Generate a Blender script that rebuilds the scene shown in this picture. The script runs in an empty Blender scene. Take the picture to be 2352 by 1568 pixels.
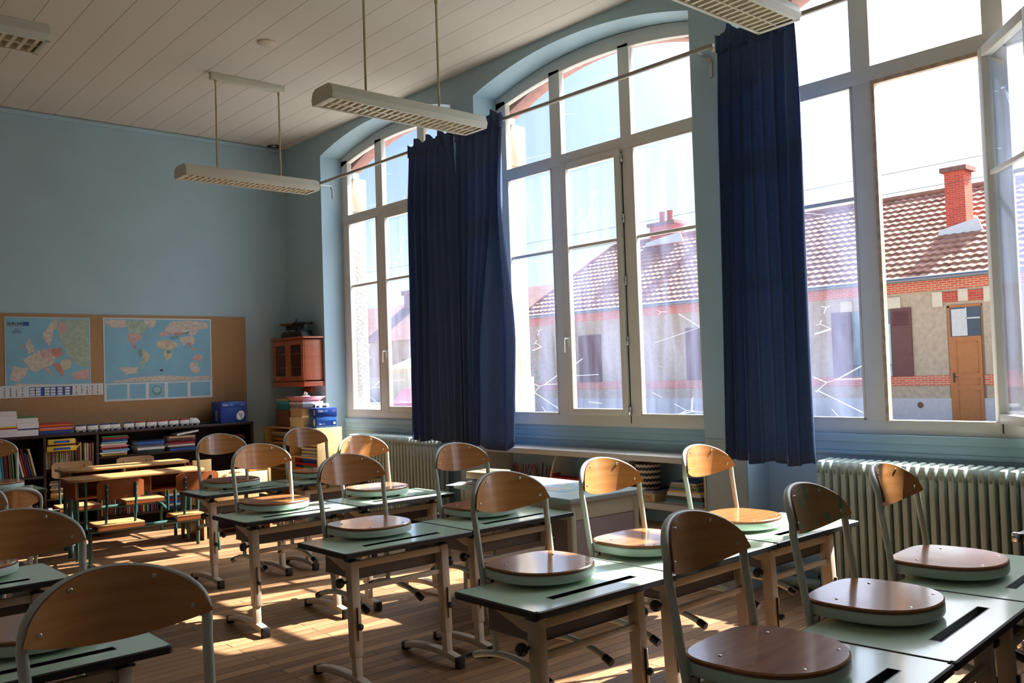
import bpy, bmesh, math, random
from mathutils import Vector, Matrix
random.seed(7)
C = bpy.context.scene.collection
SC = bpy.context.scene
PI = math.pi

# ------------------------------------------------------------------ camera
cam_d = bpy.data.cameras.new('camera'); cam = bpy.data.objects.new('camera', cam_d); C.objects.link(cam)
cam_d.sensor_width = 36.0; cam_d.lens = 2065.52 / 2352 * 36.0; cam_d.clip_end = 500
R0 = Vector((0.74626251, -0.66484452, -0.03277243)); R1 = Vector((-0.00187096, 0.0471384, -0.99888662)); R2 = Vector((0.66564913, 0.74549295, 0.03393372))
R2.normalize(); R0 = (R0 - R2 * R0.dot(R2)).normalized(); R1 = R2.cross(R0)
cam.matrix_world = Matrix(((R0.x, -R1.x, -R2.x, 0), (R0.y, -R1.y, -R2.y, 0), (R0.z, -R1.z, -R2.z, 1.5), (0, 0, 0, 1)))
SC.camera = cam
# ------------------------------------------------------------------ sky, sun, exposure
SC.view_settings.view_transform = 'Standard'; SC.view_settings.look = 'None'
SC.view_settings.exposure = 0.58; SC.view_settings.gamma = 1.0; SC.view_settings.use_curve_mapping = False
W = bpy.data.worlds.new('sky'); SC.world = W; W.use_nodes = True
wn = W.node_tree.nodes; wl = W.node_tree.links; wn.clear()
wo = wn.new('ShaderNodeOutputWorld'); wb = wn.new('ShaderNodeBackground'); tc = wn.new('ShaderNodeTexCoord')
sp = wn.new('ShaderNodeSeparateXYZ'); cr = wn.new('ShaderNodeValToRGB'); nz = wn.new('ShaderNodeTexNoise'); mx = wn.new('ShaderNodeMix'); mp = wn.new('ShaderNodeMapping')
mx.data_type = 'RGBA'
cr.color_ramp.elements[0].position = 0.0; cr.color_ramp.elements[0].color = (0.72, 0.78, 0.84, 1)
e = cr.color_ramp.elements.new(0.12); e.color = (0.50, 0.63, 0.80, 1)
e = cr.color_ramp.elements.new(0.35); e.color = (0.22, 0.39, 0.70, 1)
cr.color_ramp.elements[-1].position = 0.8; cr.color_ramp.elements[-1].color = (0.22, 0.42, 0.85, 1)
mp.inputs['Scale'].default_value = (1.2, 1.2, 5.0); nz.inputs['Scale'].default_value = 1.6; nz.inputs['Detail'].default_value = 5
cr2 = wn.new('ShaderNodeValToRGB'); cr2.color_ramp.elements[0].position = .52; cr2.color_ramp.elements[1].position = .72
cr2.color_ramp.elements[0].color = (0, 0, 0, 1); cr2.color_ramp.elements[1].color = (.45, .45, .45, 1)
wl.new(tc.outputs['Generated'], sp.inputs[0]); wl.new(sp.outputs['Z'], cr.inputs[0]); wl.new(tc.outputs['Generated'], mp.inputs[0]); wl.new(mp.outputs[0], nz.inputs['Vector'])
wl.new(nz.outputs['Fac'], cr2.inputs[0]); wl.new(cr2.outputs[0], mx.inputs[0]); wl.new(cr.outputs[0], mx.inputs[6]); mx.inputs[7].default_value = (.9, .9, .9, 1)
SUNV = Vector((-0.664, 0.152, -0.732)).normalized()
dt = wn.new('ShaderNodeVectorMath'); dt.operation = 'DOT_PRODUCT'; dt.inputs[1].default_value = tuple(-SUNV); wl.new(tc.outputs['Generated'], dt.inputs[0])
cl = wn.new('ShaderNodeMath'); cl.operation = 'MAXIMUM'; cl.inputs[1].default_value = 0; wl.new(dt.outputs['Value'], cl.inputs[0])
pw = wn.new('ShaderNodeMath'); pw.operation = 'POWER'; pw.inputs[1].default_value = 7.0; wl.new(cl.outputs[0], pw.inputs[0])
gs = wn.new('ShaderNodeMath'); gs.operation = 'MULTIPLY'; gs.inputs[1].default_value = 11.0; wl.new(pw.outputs[0], gs.inputs[0])
gc = wn.new('ShaderNodeMix'); gc.data_type = 'RGBA'; gc.blend_type = 'ADD'; gc.clamp_result = False; gc.inputs[0].default_value = 1.0
gv = wn.new('ShaderNodeVectorMath'); gv.operation = 'SCALE'; gv.inputs[0].default_value = (1.0, .98, .95); wl.new(gs.outputs[0], gv.inputs['Scale'])
wl.new(mx.outputs[2], gc.inputs[6]); wl.new(gv.outputs[0], gc.inputs[7])
wl.new(gc.outputs[2], wb.inputs[0]); wb.inputs[1].default_value = 1.0
wl.new(wb.outputs[0], wo.inputs[0])
sun_d = bpy.data.lights.new('sun', 'SUN'); sun = bpy.data.objects.new('sun', sun_d); C.objects.link(sun)
sun_d.energy = 19.0; sun_d.angle = math.radians(0.6); sun_d.color = (1.0, 0.93, 0.82)
SUNV = Vector((-0.664, 0.152, -0.732)).normalized()
sun.rotation_euler = SUNV.to_track_quat('-Z', 'Y').to_euler(); sun.location = (20, -6, 20)
SC.cycles.max_bounces = 10; SC.cycles.diffuse_bounces = 7; SC.cycles.glossy_bounces = 3; SC.cycles.transmission_bounces = 4; SC.cycles.transparent_max_bounces = 12
SC.cycles.use_denoising = True
SC.cycles.sample_clamp_indirect = 12.0
SC.cycles.caustics_reflective = False; SC.cycles.caustics_refractive = False

# ------------------------------------------------------------------ helpers
def S(h):
    h = h.lstrip('#'); v = [int(h[i:i + 2], 16) / 255 for i in (0, 2, 4)]
    return tuple(x / 12.92 if x <= .04045 else ((x + .055) / 1.055) ** 2.4 for x in v)
MATS = {}
def mat(name, col, rough=.55, metal=0., amt=.06, scale=8., stretch=(1, 1, 1), bump=0., coat=0., trans=0., spec=.5, detail=3.):
    if name in MATS: return MATS[name]
    if isinstance(col, str): col = S(col)
    m = bpy.data.materials.new(name); m.use_nodes = True; n = m.node_tree.nodes; l = m.node_tree.links
    b = n['Principled BSDF']; t = n.new('ShaderNodeTexCoord'); mpn = n.new('ShaderNodeMapping'); no = n.new('ShaderNodeTexNoise'); r = n.new('ShaderNodeValToRGB')
    mpn.inputs['Scale'].default_value = stretch; no.inputs['Scale'].default_value = scale; no.inputs['Detail'].default_value = detail
    r.color_ramp.elements[0].position = .3; r.color_ramp.elements[1].position = .7
    r.color_ramp.elements[0].color = tuple(c * (1 - amt) for c in col) + (1,); r.color_ramp.elements[1].color = tuple(min(1, c * (1 + amt)) for c in col) + (1,)
    l.new(t.outputs['Object'], mpn.inputs[0]); l.new(mpn.outputs[0], no.inputs['Vector']); l.new(no.outputs['Fac'], r.inputs[0]); l.new(r.outputs[0], b.inputs['Base Color'])
    b.inputs['Roughness'].default_value = rough; b.inputs['Metallic'].default_value = metal; b.inputs['Specular IOR Level'].default_value = spec
    b.inputs['Coat Weight'].default_value = coat; b.inputs['Coat Roughness'].default_value = .12
    if bump:
        bp = n.new('ShaderNodeBump'); bp.inputs['Strength'].default_value = bump; bp.inputs['Distance'].default_value = .01
        l.new(no.outputs['Fac'], bp.inputs['Height']); l.new(bp.outputs[0], b.inputs['Normal'])
    if trans:
        tr = n.new('ShaderNodeBsdfTranslucent'); ms = n.new('ShaderNodeMixShader'); ms.inputs[0].default_value = trans
        l.new(r.outputs[0], tr.inputs[0]); l.new(b.outputs[0], ms.inputs[1]); l.new(tr.outputs[0], ms.inputs[2]); l.new(ms.outputs[0], n['Material Output'].inputs[0])
    MATS[name] = m
    return m

class MB:
    def __init__(s): s.v = []; s.f = []; s.m = []; s.T = None; s.k = 0
    def P(s, p):
        p = Vector(p)
        if s.T is not None: p = s.T @ p
        s.v.append(p); return len(s.v) - 1
    def F(s, idx): s.f.append(tuple(idx)); s.m.append(s.k)
    def box(s, a, b):
        i = [s.P((x, y, z)) for z in (a[2], b[2]) for y in (a[1], b[1]) for x in (a[0], b[0])]
        for q in ((0, 2, 3, 1), (4, 5, 7, 6), (0, 1, 5, 4), (2, 6, 7, 3), (0, 4, 6, 2), (1, 3, 7, 5)): s.F([i[j] for j in q])
        return s
    def cbox(s, c, d): return s.box([c[j] - d[j] / 2 for j in range(3)], [c[j] + d[j] / 2 for j in range(3)])
    def bar(s, p0, p1, w, h, up=(0, 0, 1)):
        p0 = Vector(p0); p1 = Vector(p1); t = (p1 - p0).normalized(); u = Vector(up); r = t.cross(u).normalized(); u = r.cross(t)
        i = [s.P(p + r * a * w / 2 + u * b * h / 2) for p in (p0, p1) for a, b in ((-1, -1), (1, -1), (1, 1), (-1, 1))]
        for q in ((0, 1, 2, 3), (7, 6, 5, 4), (0, 4, 5, 1), (1, 5, 6, 2), (2, 6, 7, 3), (3, 7, 4, 0)): s.F([i[j] for j in q])
        return s
    def tube(s, pts, r, n=10, closed=False, flat=1.0, ref=None):
        pts = [Vector(p) for p in pts]; N = len(pts); rr = r if isinstance(r, (list, tuple)) else [r] * N
        rings = []; up = None
        for i in range(N):
            t = ((pts[(i + 1) % N] - pts[i - 1]) if closed else (pts[min(i + 1, N - 1)] - pts[max(i - 1, 0)])).normalized()
            if ref is not None: up = Vector(ref)
            if up is None: up = Vector((0, 0, 1)) if abs(t.z) < .9 else Vector((1, 0, 0))
            a = (up - t * up.dot(t)).normalized(); b = t.cross(a); up = a
            rings.append([s.P(pts[i] + (a * math.cos(2 * PI * k / n) * flat + b * math.sin(2 * PI * k / n)) * rr[i]) for k in range(n)])
        for i in range(N if closed else N - 1):
            A = rings[i]; B = rings[(i + 1) % N]
            for k in range(n): s.F((A[k], A[(k + 1) % n], B[(k + 1) % n], B[k]))
        if not closed: s.F(rings[0][::-1]); s.F(rings[-1])
        return s
    def lathe(s, prof, c=(0, 0, 0), n=16, axis='Z', sx=1., sy=1.):
        rings = []
        for r, h in prof:
            ring = []
            for k in range(n):
                a = 2 * PI * k / n; x, y = r * math.cos(a) * sx, r * math.sin(a) * sy
                p = {'Z': (x, y, h), 'X': (h, x, y), 'Y': (x, h, y)}[axis]
                ring.append(s.P((p[0] + c[0], p[1] + c[1], p[2] + c[2])))
            rings.append(ring)
        for A, B in zip(rings, rings[1:]):
            for k in range(n): s.F((A[k], A[(k + 1) % n], B[(k + 1) % n], B[k]))
        s.F(rings[0][::-1]); s.F(rings[-1]); return s
    def ball(s, c, r, n=10, sc=(1, 1, 1)):
        m = max(5, n // 2 + 1); rings = []
        for j in range(1, m):
            a = PI * j / m
            rings.append([s.P((c[0] + r * sc[0] * math.sin(a) * math.cos(2 * PI * k / n), c[1] + r * sc[1] * math.sin(a) * math.sin(2 * PI * k / n), c[2] - r * sc[2] * math.cos(a))) for k in range(n)])
        t0 = s.P((c[0], c[1], c[2] - r * sc[2])); t1 = s.P((c[0], c[1], c[2] + r * sc[2]))
        for A, B in zip(rings, rings[1:]):
            for k in range(n): s.F((A[k], A[(k + 1) % n], B[(k + 1) % n], B[k]))
        for k in range(n): s.F((t0, rings[0][(k + 1) % n], rings[0][k])); s.F((t1, rings[-1][k], rings[-1][(k + 1) % n]))
        return s
    def prism(s, poly, a0, a1, axis='Z'):
        def q(u, v, h): return {'Z': (u, v, h), 'Y': (u, h, v), 'X': (h, u, v)}[axis]
        A = [s.P(q(u, v, a0)) for u, v in poly]; B = [s.P(q(u, v, a1)) for u, v in poly]; n = len(poly)
        s.F(A[::-1]); s.F(B)
        for k in range(n): s.F((A[k], A[(k + 1) % n], B[(k + 1) % n], B[k]))
        return s
    def quad(s, *p): s.F([s.P(x) for x in p]); return s
    def build(s, name, mats, parent=None, world=False, bev=0., smooth=True, seg=2):
        me = bpy.data.meshes.new(name)
        off = parent_world(parent) if (parent is not None and world) else Vector((0, 0, 0))
        me.from_pydata([tuple(v - off) for v in s.v], [], s.f)
        mats = mats if isinstance(mats, (list, tuple)) else [mats]
        for m_ in mats: me.materials.append(m_)
        for p, k in zip(me.polygons, s.m): p.material_index = k
        bm = bmesh.new(); bm.from_mesh(me)
        bmesh.ops.recalc_face_normals(bm, faces=bm.faces)
        if bev:
            es = [e for e in bm.edges if e.is_manifold and e.calc_face_angle(0) > .6]
            bmesh.ops.bevel(bm, geom=es, offset=bev, segments=seg, affect='EDGES', profile=.5, clamp_overlap=True)
        bm.to_mesh(me); bm.free()
        if smooth:
            me.polygons.foreach_set('use_smooth', [True] * len(me.polygons)); me.set_sharp_from_angle(angle=.65)
        o = bpy.data.objects.new(name, me); C.objects.link(o)
        if parent is not None: o.parent = parent
        return o

def parent_world(p):
    v = Vector(p.location)
    while p.parent is not None: p = p.parent; v = v + Vector(p.location)
    return v
def tag(o, label=None, cat=None, group=None, kind=None):
    if label: o['label'] = label
    if cat: o['category'] = cat
    if group: o['group'] = group
    if kind: o['kind'] = kind
    return o
def thing(name, label, cat, loc=(0, 0, 0), rz=0, group=None):
    o = bpy.data.objects.new(name, None); C.objects.link(o); o.location = loc; o.rotation_euler = (0, 0, rz); o.empty_display_size = .1
    return tag(o, label, cat, group)
def copy_tree(o, parent=None):
    c = o.copy(); C.objects.link(c)
    if parent is not None: c.parent = parent
    for ch in [x for x in bpy.data.objects if x.parent == o]: copy_tree(ch, c)
    return c
def struct(o, label=None): o['kind'] = 'structure'; return tag(o, label)
ORD = ['topmost', 'second', 'third', 'fourth', 'fifth', 'sixth', 'seventh', 'eighth', 'ninth', 'tenth', 'eleventh', 'twelfth', 'thirteenth', 'fourteenth', 'fifteenth', 'sixteenth', 'seventeenth', 'eighteenth', 'nineteenth', 'twentieth',
       'twenty-first', 'twenty-second', 'twenty-third', 'twenty-fourth', 'twenty-fifth', 'twenty-sixth', 'twenty-seventh', 'twenty-eighth', 'twenty-ninth', 'thirtieth']
FIRST = ['first'] + ORD[1:]
def text_on(mb, s, size, origin, ux, uy, ext=.0006, align='LEFT', bold=False):
    cu = bpy.data.curves.new('t', 'FONT'); cu.body = s; cu.size = size; cu.align_x = align; cu.resolution_u = 2
    if bold: cu.offset = size * .018
    o = bpy.data.objects.new('t', cu); C.objects.link(o)
    dg = bpy.context.evaluated_depsgraph_get(); me = o.evaluated_get(dg).to_mesh()
    origin = Vector(origin); ux = Vector(ux).normalized(); uy = Vector(uy).normalized(); nn = ux.cross(uy) * ext
    base = len(mb.v)
    for v in me.vertices: mb.P(origin + ux * v.co.x + uy * v.co.y + nn)
    for p in me.polygons: mb.F([base + i for i in p.vertices])
    o.to_mesh_clear(); bpy.data.objects.remove(o); bpy.data.curves.remove(cu)

# ------------------------------------------------------------------ materials
WALL = mat('wall_blue_paint', '#a2bfcd', .55, amt=.03, scale=2.5, bump=.03)
PANEL = mat('panel_blue_grey_paint', '#aab9bd', .5, amt=.03, scale=3)
WHITEP = mat('white_window_paint', '#d6d3cb', .4, amt=.03, scale=6)
def ceiling_mat():
    m = mat('ceiling_tiles', '#d2c8bc', .8, amt=.02, scale=3); n = m.node_tree.nodes; l = m.node_tree.links
    b = n['Principled BSDF']; t = n['Texture Coordinate']; mp_ = n.new('ShaderNodeMapping'); br = n.new('ShaderNodeTexBrick')
    mp_.inputs['Rotation'].default_value = (0, 0, PI / 2 + .02); mp_.inputs['Location'].default_value = (0, .04, 0)
    br.inputs['Scale'].default_value = 1; br.inputs['Brick Width'].default_value = 60; br.inputs['Row Height'].default_value = .247; br.inputs['Mortar Size'].default_value = .0035; br.inputs['Mortar Smooth'].default_value = .3; br.inputs['Bias'].default_value = 0
    br.inputs['Color1'].default_value = S('#d3cfc6') + (1,); br.inputs['Color2'].default_value = S('#cdc9bf') + (1,); br.inputs['Mortar'].default_value = S('#8f867c') + (1,)
    l.new(t.outputs['Object'], mp_.inputs[0]); l.new(mp_.outputs[0], br.inputs['Vector']); l.new(br.outputs['Color'], b.inputs['Base Color'])
    return m
CEIL = ceiling_mat()
def floor_mat():
    m = bpy.data.materials.new('oak_plank_floor'); m.use_nodes = True; n = m.node_tree.nodes; l = m.node_tree.links; b = n['Principled BSDF']
    t = n.new('ShaderNodeTexCoord'); br = n.new('ShaderNodeTexBrick'); mp_ = n.new('ShaderNodeMapping'); no = n.new('ShaderNodeTexNoise'); mix = n.new('ShaderNodeMix'); mix.data_type = 'RGBA'; mix.blend_type = 'MULTIPLY'
    no2 = n.new('ShaderNodeTexNoise'); mix2 = n.new('ShaderNodeMix'); mix2.data_type = 'RGBA'; mix2.blend_type = 'MULTIPLY'
    br.inputs['Scale'].default_value = 1; br.inputs['Brick Width'].default_value = 1.35; br.inputs['Row Height'].default_value = .082; br.inputs['Mortar Size'].default_value = .0032; br.inputs['Mortar Smooth'].default_value = .2; br.inputs['Bias'].default_value = -.1
    br.offset = .37; br.inputs['Color1'].default_value = S('#aa8560') + (1,); br.inputs['Color2'].default_value = S('#705034') + (1,); br.inputs['Mortar'].default_value = S('#3a2a1c') + (1,)
    l.new(t.outputs['Object'], br.inputs['Vector'])
    mp_.inputs['Scale'].default_value = (1.5, 38, 1); no.inputs['Scale'].default_value = 2.2; no.inputs['Detail'].default_value = 6; no.inputs['Roughness'].default_value = .65
    l.new(t.outputs['Object'], mp_.inputs[0]); l.new(mp_.outputs[0], no.inputs['Vector'])
    r = n.new('ShaderNodeValToRGB'); r.color_ramp.elements[0].position = .3; r.color_ramp.elements[0].color = (.55, .5, .46, 1); r.color_ramp.elements[1].position = .68; r.color_ramp.elements[1].color = (1.15, 1.12, 1.08, 1)
    l.new(no.outputs['Fac'], r.inputs[0]); mix.inputs[0].default_value = 1; l.new(br.outputs['Color'], mix.inputs[6]); l.new(r.outputs[0], mix.inputs[7])
    no2.inputs['Scale'].default_value = 1.3; no2.inputs['Detail'].default_value = 4; l.new(t.outputs['Object'], no2.inputs['Vector'])
    r2 = n.new('ShaderNodeValToRGB'); r2.color_ramp.elements[0].position = .3; r2.color_ramp.elements[0].color = (.8, .76, .72, 1); r2.color_ramp.elements[1].position = .65
    l.new(no2.outputs['Fac'], r2.inputs[0]); mix2.inputs[0].default_value = 1; l.new(mix.outputs[2], mix2.inputs[6]); l.new(r2.outputs[0], mix2.inputs[7]); l.new(mix2.outputs[2], b.inputs['Base Color'])
    b.inputs['Roughness'].default_value = .5
    bp = n.new('ShaderNodeBump'); bp.inputs['Strength'].default_value = .35; bp.inputs['Distance'].default_value = .004; l.new(no.outputs['Fac'], bp.inputs['Height'])
    bp2 = n.new('ShaderNodeBump'); bp2.inputs['Strength'].default_value = .5; bp2.inputs['Distance'].default_value = .003; bp2.invert = True; l.new(br.outputs['Fac'], bp2.inputs['Height']); l.new(bp.outputs[0], bp2.inputs['Normal']); l.new(bp2.outputs[0], b.inputs['Normal'])
    return m
FLOOR = floor_mat()
def ply_mat(name, c1, c2, rough=.3, stains=None, stretch=(1, 1, 9)):
    m = mat(name, c1, rough, amt=.0, scale=4, coat=.8); n = m.node_tree.nodes; l = m.node_tree.links
    r = [x for x in n if x.type == 'VALTORGB'][0]; mp_ = [x for x in n if x.type == 'MAPPING'][0]; no = [x for x in n if x.type == 'TEX_NOISE'][0]
    r.color_ramp.elements[0].color = S(c1) + (1,); r.color_ramp.elements[1].color = S(c2) + (1,); mp_.inputs['Scale'].default_value = stretch; no.inputs['Detail'].default_value = 6; no.inputs['Scale'].default_value = 5
    if stains:
        n2 = n.new('ShaderNodeTexNoise'); n2.inputs['Scale'].default_value = 27; n2.inputs['Detail'].default_value = 1.5; m2 = n.new('ShaderNodeMapping'); m2.inputs['Scale'].default_value = (1, 1, .45)
        r2 = n.new('ShaderNodeValToRGB'); r2.color_ramp.elements[0].position = .56; r2.color_ramp.elements[1].position = .64
        mx_ = n.new('ShaderNodeMix'); mx_.data_type = 'RGBA'; l.new(n['Texture Coordinate'].outputs['Object'], m2.inputs[0]); l.new(m2.outputs[0], n2.inputs['Vector']); l.new(n2.outputs['Fac'], r2.inputs[0])
        l.new(r2.outputs[0], mx_.inputs[0]); l.new(r.outputs[0], mx_.inputs[6]); mx_.inputs[7].default_value = S(stains) + (1,); l.new(mx_.outputs[2], n['Principled BSDF'].inputs['Base Color'])
    return m
PLY = ply_mat('beech_plywood_varnished', '#a66d3a', '#bd8650', .3)
PLYSEAT = ply_mat('seat_plywood_varnished', '#9c6238', '#b2784b', .26, stretch=(1, 7, 1))
PLYST = ply_mat('stained_plywood', '#9a7a50', '#b08a58', .34, stains='#2f8f78')
PLYEDGE = mat('plywood_edge', '#6b3d22', .5, amt=.15, scale=30)
FRAME = mat('chair_grey_green_enamel', '#b2bab5', .38, amt=.03)
RIM = mat('seat_pan_grey_green', '#a8b8b1', .4, amt=.03)
STEEL = mat('zinc_steel', '#c9c9c5', .3, metal=1., amt=.05)
BLACK = mat('black_plastic', '#17181a', .42, amt=.1)
DESKTOP = mat('mint_green_laminate', '#c0dac3', .26, amt=.02, scale=3, coat=1.0)
DESKLEG = mat('desk_beige_grey_enamel', '#b8ab9d', .38, amt=.03)
TRAY = mat('desk_tray_grey_metal', '#5d5a5c', .4, amt=.05)
CURT = mat('navy_blue_curtain_cloth', '#455a84', .6, amt=.12, scale=60, trans=.28)
RADM = mat('radiator_pale_green_enamel', '#b6c6bf', .42, amt=.06, scale=10)
LAMPM = mat('lamp_housing_enamel', '#d3d2c6', .45, amt=.02)
LOUV = mat('lamp_louvre', '#e0d8c4', .4, amt=.03)
ROD = mat('lamp_rod_ivory', '#b9aa7c', .4, amt=.04)
DKSHELF = mat('dark_brown_shelf', '#2c1712', .5, amt=.2, scale=5, stretch=(1, 1, 8))
CORK = mat('tan_pinboard_fabric', '#a5825c', .9, amt=.1, scale=90, bump=.2)
PINE = mat('pine_wood', '#d3b581', .5, amt=.09, scale=3, stretch=(1, 1, 12))
PINEB = mat('pale_birch_ply', '#e2c48d', .5, amt=.06, scale=4, stretch=(8, 1, 1))
CAB = mat('cherry_brown_wood', '#a0542c', .38, amt=.14, scale=4, stretch=(1, 1, 10), coat=.2)
OLDTOP = mat('old_oak_desktop', '#a27a4e', .4, amt=.12, scale=3, stretch=(1, 10, 1))
OLDWOOD = mat('orange_brown_ply', '#8e4a22', .4, amt=.12, scale=5, stretch=(1, 1, 7))
GREENMET = mat('dark_green_metal', '#2e5350', .35, amt=.06)
PAPER = mat('white_paper_edges', '#dad9de', .7, amt=.08, scale=60, stretch=(.1, .1, 8))
IRON = mat('black_cast_iron', '#14161a', .45, amt=.1)
BRASS = mat('aged_brass', '#8a6a3a', .4, metal=.8, amt=.1)
def glass_mat(name, haze, tint='#bccdff', scratch=True, film=True):
    m = bpy.data.materials.new(name); m.use_nodes = True; n = m.node_tree.nodes; l = m.node_tree.links; n.remove(n['Principled BSDF'])
    out = n['Material Output']; tr = n.new('ShaderNodeBsdfTransparent'); tl = n.new('ShaderNodeBsdfTranslucent'); df = n.new('ShaderNodeBsdfDiffuse'); gl = n.new('ShaderNodeBsdfGlossy'); ad = n.new('ShaderNodeMixShader')
    tr.inputs[0].default_value = (.96, .98, 1, 1); tl.inputs[0].default_value = S(tint) + (1,); df.inputs[0].default_value = S(tint) + (1,); gl.inputs['Roughness'].default_value = .02
    ad.inputs[0].default_value = .25; l.new(tl.outputs[0], ad.inputs[1]); l.new(df.outputs[0], ad.inputs[2])
    t = n.new('ShaderNodeTexCoord'); mp_ = n.new('ShaderNodeMapping'); mp_.inputs['Scale'].default_value = (1, 3.2, .55); no = n.new('ShaderNodeTexNoise'); no.inputs['Scale'].default_value = 2.2; no.inputs['Detail'].default_value = 5; no.inputs['Distortion'].default_value = .4
    r = n.new('ShaderNodeMapRange'); r.inputs['From Min'].default_value = .35; r.inputs['From Max'].default_value = .72; r.inputs['To Min'].default_value = haze * .35; r.inputs['To Max'].default_value = haze * 1.9
    l.new(t.outputs['Object'], mp_.inputs[0]); l.new(mp_.outputs[0], no.inputs['Vector']); l.new(no.outputs['Fac'], r.inputs['Value'])
    fac = r.outputs[0]
    if scratch:
        vo = n.new('ShaderNodeTexVoronoi'); vo.feature = 'DISTANCE_TO_EDGE'; vo.inputs['Scale'].default_value = 2.6; n3 = n.new('ShaderNodeTexNoise'); n3.inputs['Scale'].default_value = 2.1
        mpv = n.new('ShaderNodeMapping'); mpv.inputs['Rotation'].default_value = (.7, 0, 0); mpv.inputs['Scale'].default_value = (1, .6, 1.5); l.new(t.outputs['Object'], mpv.inputs[0]); l.new(mpv.outputs[0], vo.inputs['Vector'])
        lt = n.new('ShaderNodeMath'); lt.operation = 'LESS_THAN'; lt.inputs[1].default_value = .0030; l.new(vo.outputs['Distance'], lt.inputs[0])
        g = n.new('ShaderNodeMath'); g.operation = 'GREATER_THAN'; g.inputs[1].default_value = .56; l.new(t.outputs['Object'], n3.inputs['Vector']); l.new(n3.outputs['Fac'], g.inputs[0])
        mu = n.new('ShaderNodeMath'); mu.operation = 'MULTIPLY'; l.new(lt.outputs[0], mu.inputs[0]); l.new(g.outputs[0], mu.inputs[1])
        m2 = n.new('ShaderNodeMath'); m2.operation = 'MULTIPLY_ADD'; m2.inputs[1].default_value = .30; l.new(mu.outputs[0], m2.inputs[0]); l.new(fac, m2.inputs[2]); fac = m2.outputs[0]
    ms = n.new('ShaderNodeMixShader'); l.new(fac, ms.inputs[0]); l.new(tr.outputs[0], ms.inputs[1]); l.new(ad.outputs[0], ms.inputs[2])
    lw = n.new('ShaderNodeLayerWeight'); lw.inputs['Blend'].default_value = .5; f5 = n.new('ShaderNodeMath'); f5.operation = 'POWER'; f5.inputs[1].default_value = 5; l.new(lw.outputs['Facing'], f5.inputs[0]); fr = n.new('ShaderNodeMath'); fr.operation = 'MULTIPLY_ADD'; fr.inputs[1].default_value = .5; fr.inputs[2].default_value = .02; l.new(f5.outputs[0], fr.inputs[0]); ms2 = n.new('ShaderNodeMixShader'); l.new(fr.outputs[0], ms2.inputs[0]); l.new(ms.outputs[0], ms2.inputs[1]); l.new(gl.outputs[0], ms2.inputs[2]); l.new(ms2.outputs[0], out.inputs[0])
    MATS[name] = m; return m
GLASS_UP = glass_mat('window_glass_upper', .008)
GLASS_LO = glass_mat('window_glass_filmed', .034)
GLASS_OPEN = glass_mat('window_glass_open_sash', .03)
GLASS_CAB = glass_mat('cabinet_glass', .05, scratch=False)

def colmat(key, hexc, rough=.5): return mat('tone_' + key, hexc, rough, amt=.08, scale=25)
TONES = {'red': '#a02428', 'dark red': '#6d1f22', 'blue': '#2a57a8', 'navy': '#23346f', 'light blue': '#7fb3d6', 'teal': '#2b7f86', 'green': '#3f7d45', 'dark green': '#26473a', 'yellow': '#d8bb35', 'orange': '#d37a2c', 'pink': '#d08a9a',
         'purple': '#6b5a93', 'cream': '#d8c9a4', 'white': '#d9d8dc', 'grey': '#85858c', 'dark grey': '#3b3d44', 'brown': '#6b4a34', 'black': '#1b1c20', 'beige': '#bfa27a', 'turquoise': '#3aa6b0', 'mauve': '#8d7ba8', 'lime': '#8fae3c'}
def tone(k): return colmat(k.replace(' ', '_'), TONES[k])

# ------------------------------------------------------------------ room shell
XW, YB, H = 5.2, 9.87, 4.28
XL, YF = -1.5, -2.6
XN = 5.45          # back of the window bays below the sill
XO = 5.71          # outer face
CY = [7.80, 5.04, 2.28]   # centres of the four bays
HW = 1.21
m = MB(); m.box((XL - .2, YF - .2, -.1), (XO, YB + .2, 0)); struct(m.build('floor', FLOOR))
m = MB(); m.box((XL - .2, YF - .2, H), (XO, YB + .2, H + .15)); struct(m.build('ceiling', CEIL))
m = MB(); m.box((XL - .2, YB, 0), (XO, YB + .2, H)); struct(m.build('wall_back', WALL))
m = MB(); m.box((XL - .2, YF - .2, 0), (XL, YB, H)); struct(m.build('wall_left', mat('unseen_wall_cream', '#ddd8cc', .6, amt=.03)))  # unseen wall, kept close and cream to bounce window light back
m = MB(); m.box((XL, YF - .2, 0), (XO, YF, H)); struct(m.build('wall_front', MATS['unseen_wall_cream']))  # also unseen, same cream to lift the room's ambient light
def arc(y, c, crown, ends, hw=HW):
    s = crown - ends; r = (hw * hw + s * s) / (2 * s); return crown - r + math.sqrt(max(0, r * r - (y - c) ** 2))
m = MB()
edges = [YB] + [v for c in CY for v in (c + HW, c - HW)] + [YF]
for a, b in zip(edges[0::2], edges[1::2]): m.box((XW, b, 0), (XO, a, H))
for c in CY:
    N = 28; ys = [c - HW + 2 * HW * i / N for i in range(N + 1)]
    poly = [(y, arc(y, c, 4.21, 4.03)) for y in ys] + [(c + HW, H), (c - HW, H)]
    m.prism(poly, XW, 5.56, 'X')
    poly = [(y, arc(y, c, 4.20, 4.02)) for y in ys] + [(c + HW, H), (c - HW, H)]
    m.prism(poly, 5.56, XO - .005, 'X')
    if c == CY[1]:
        m.box((5.52, c - HW, 0), (XO, c + HW, 1.03))
    else:
        m.box((XN, c - HW, 0), (XO, c + HW, 1.03))
struct(m.build('wall_window', WALL))
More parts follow.
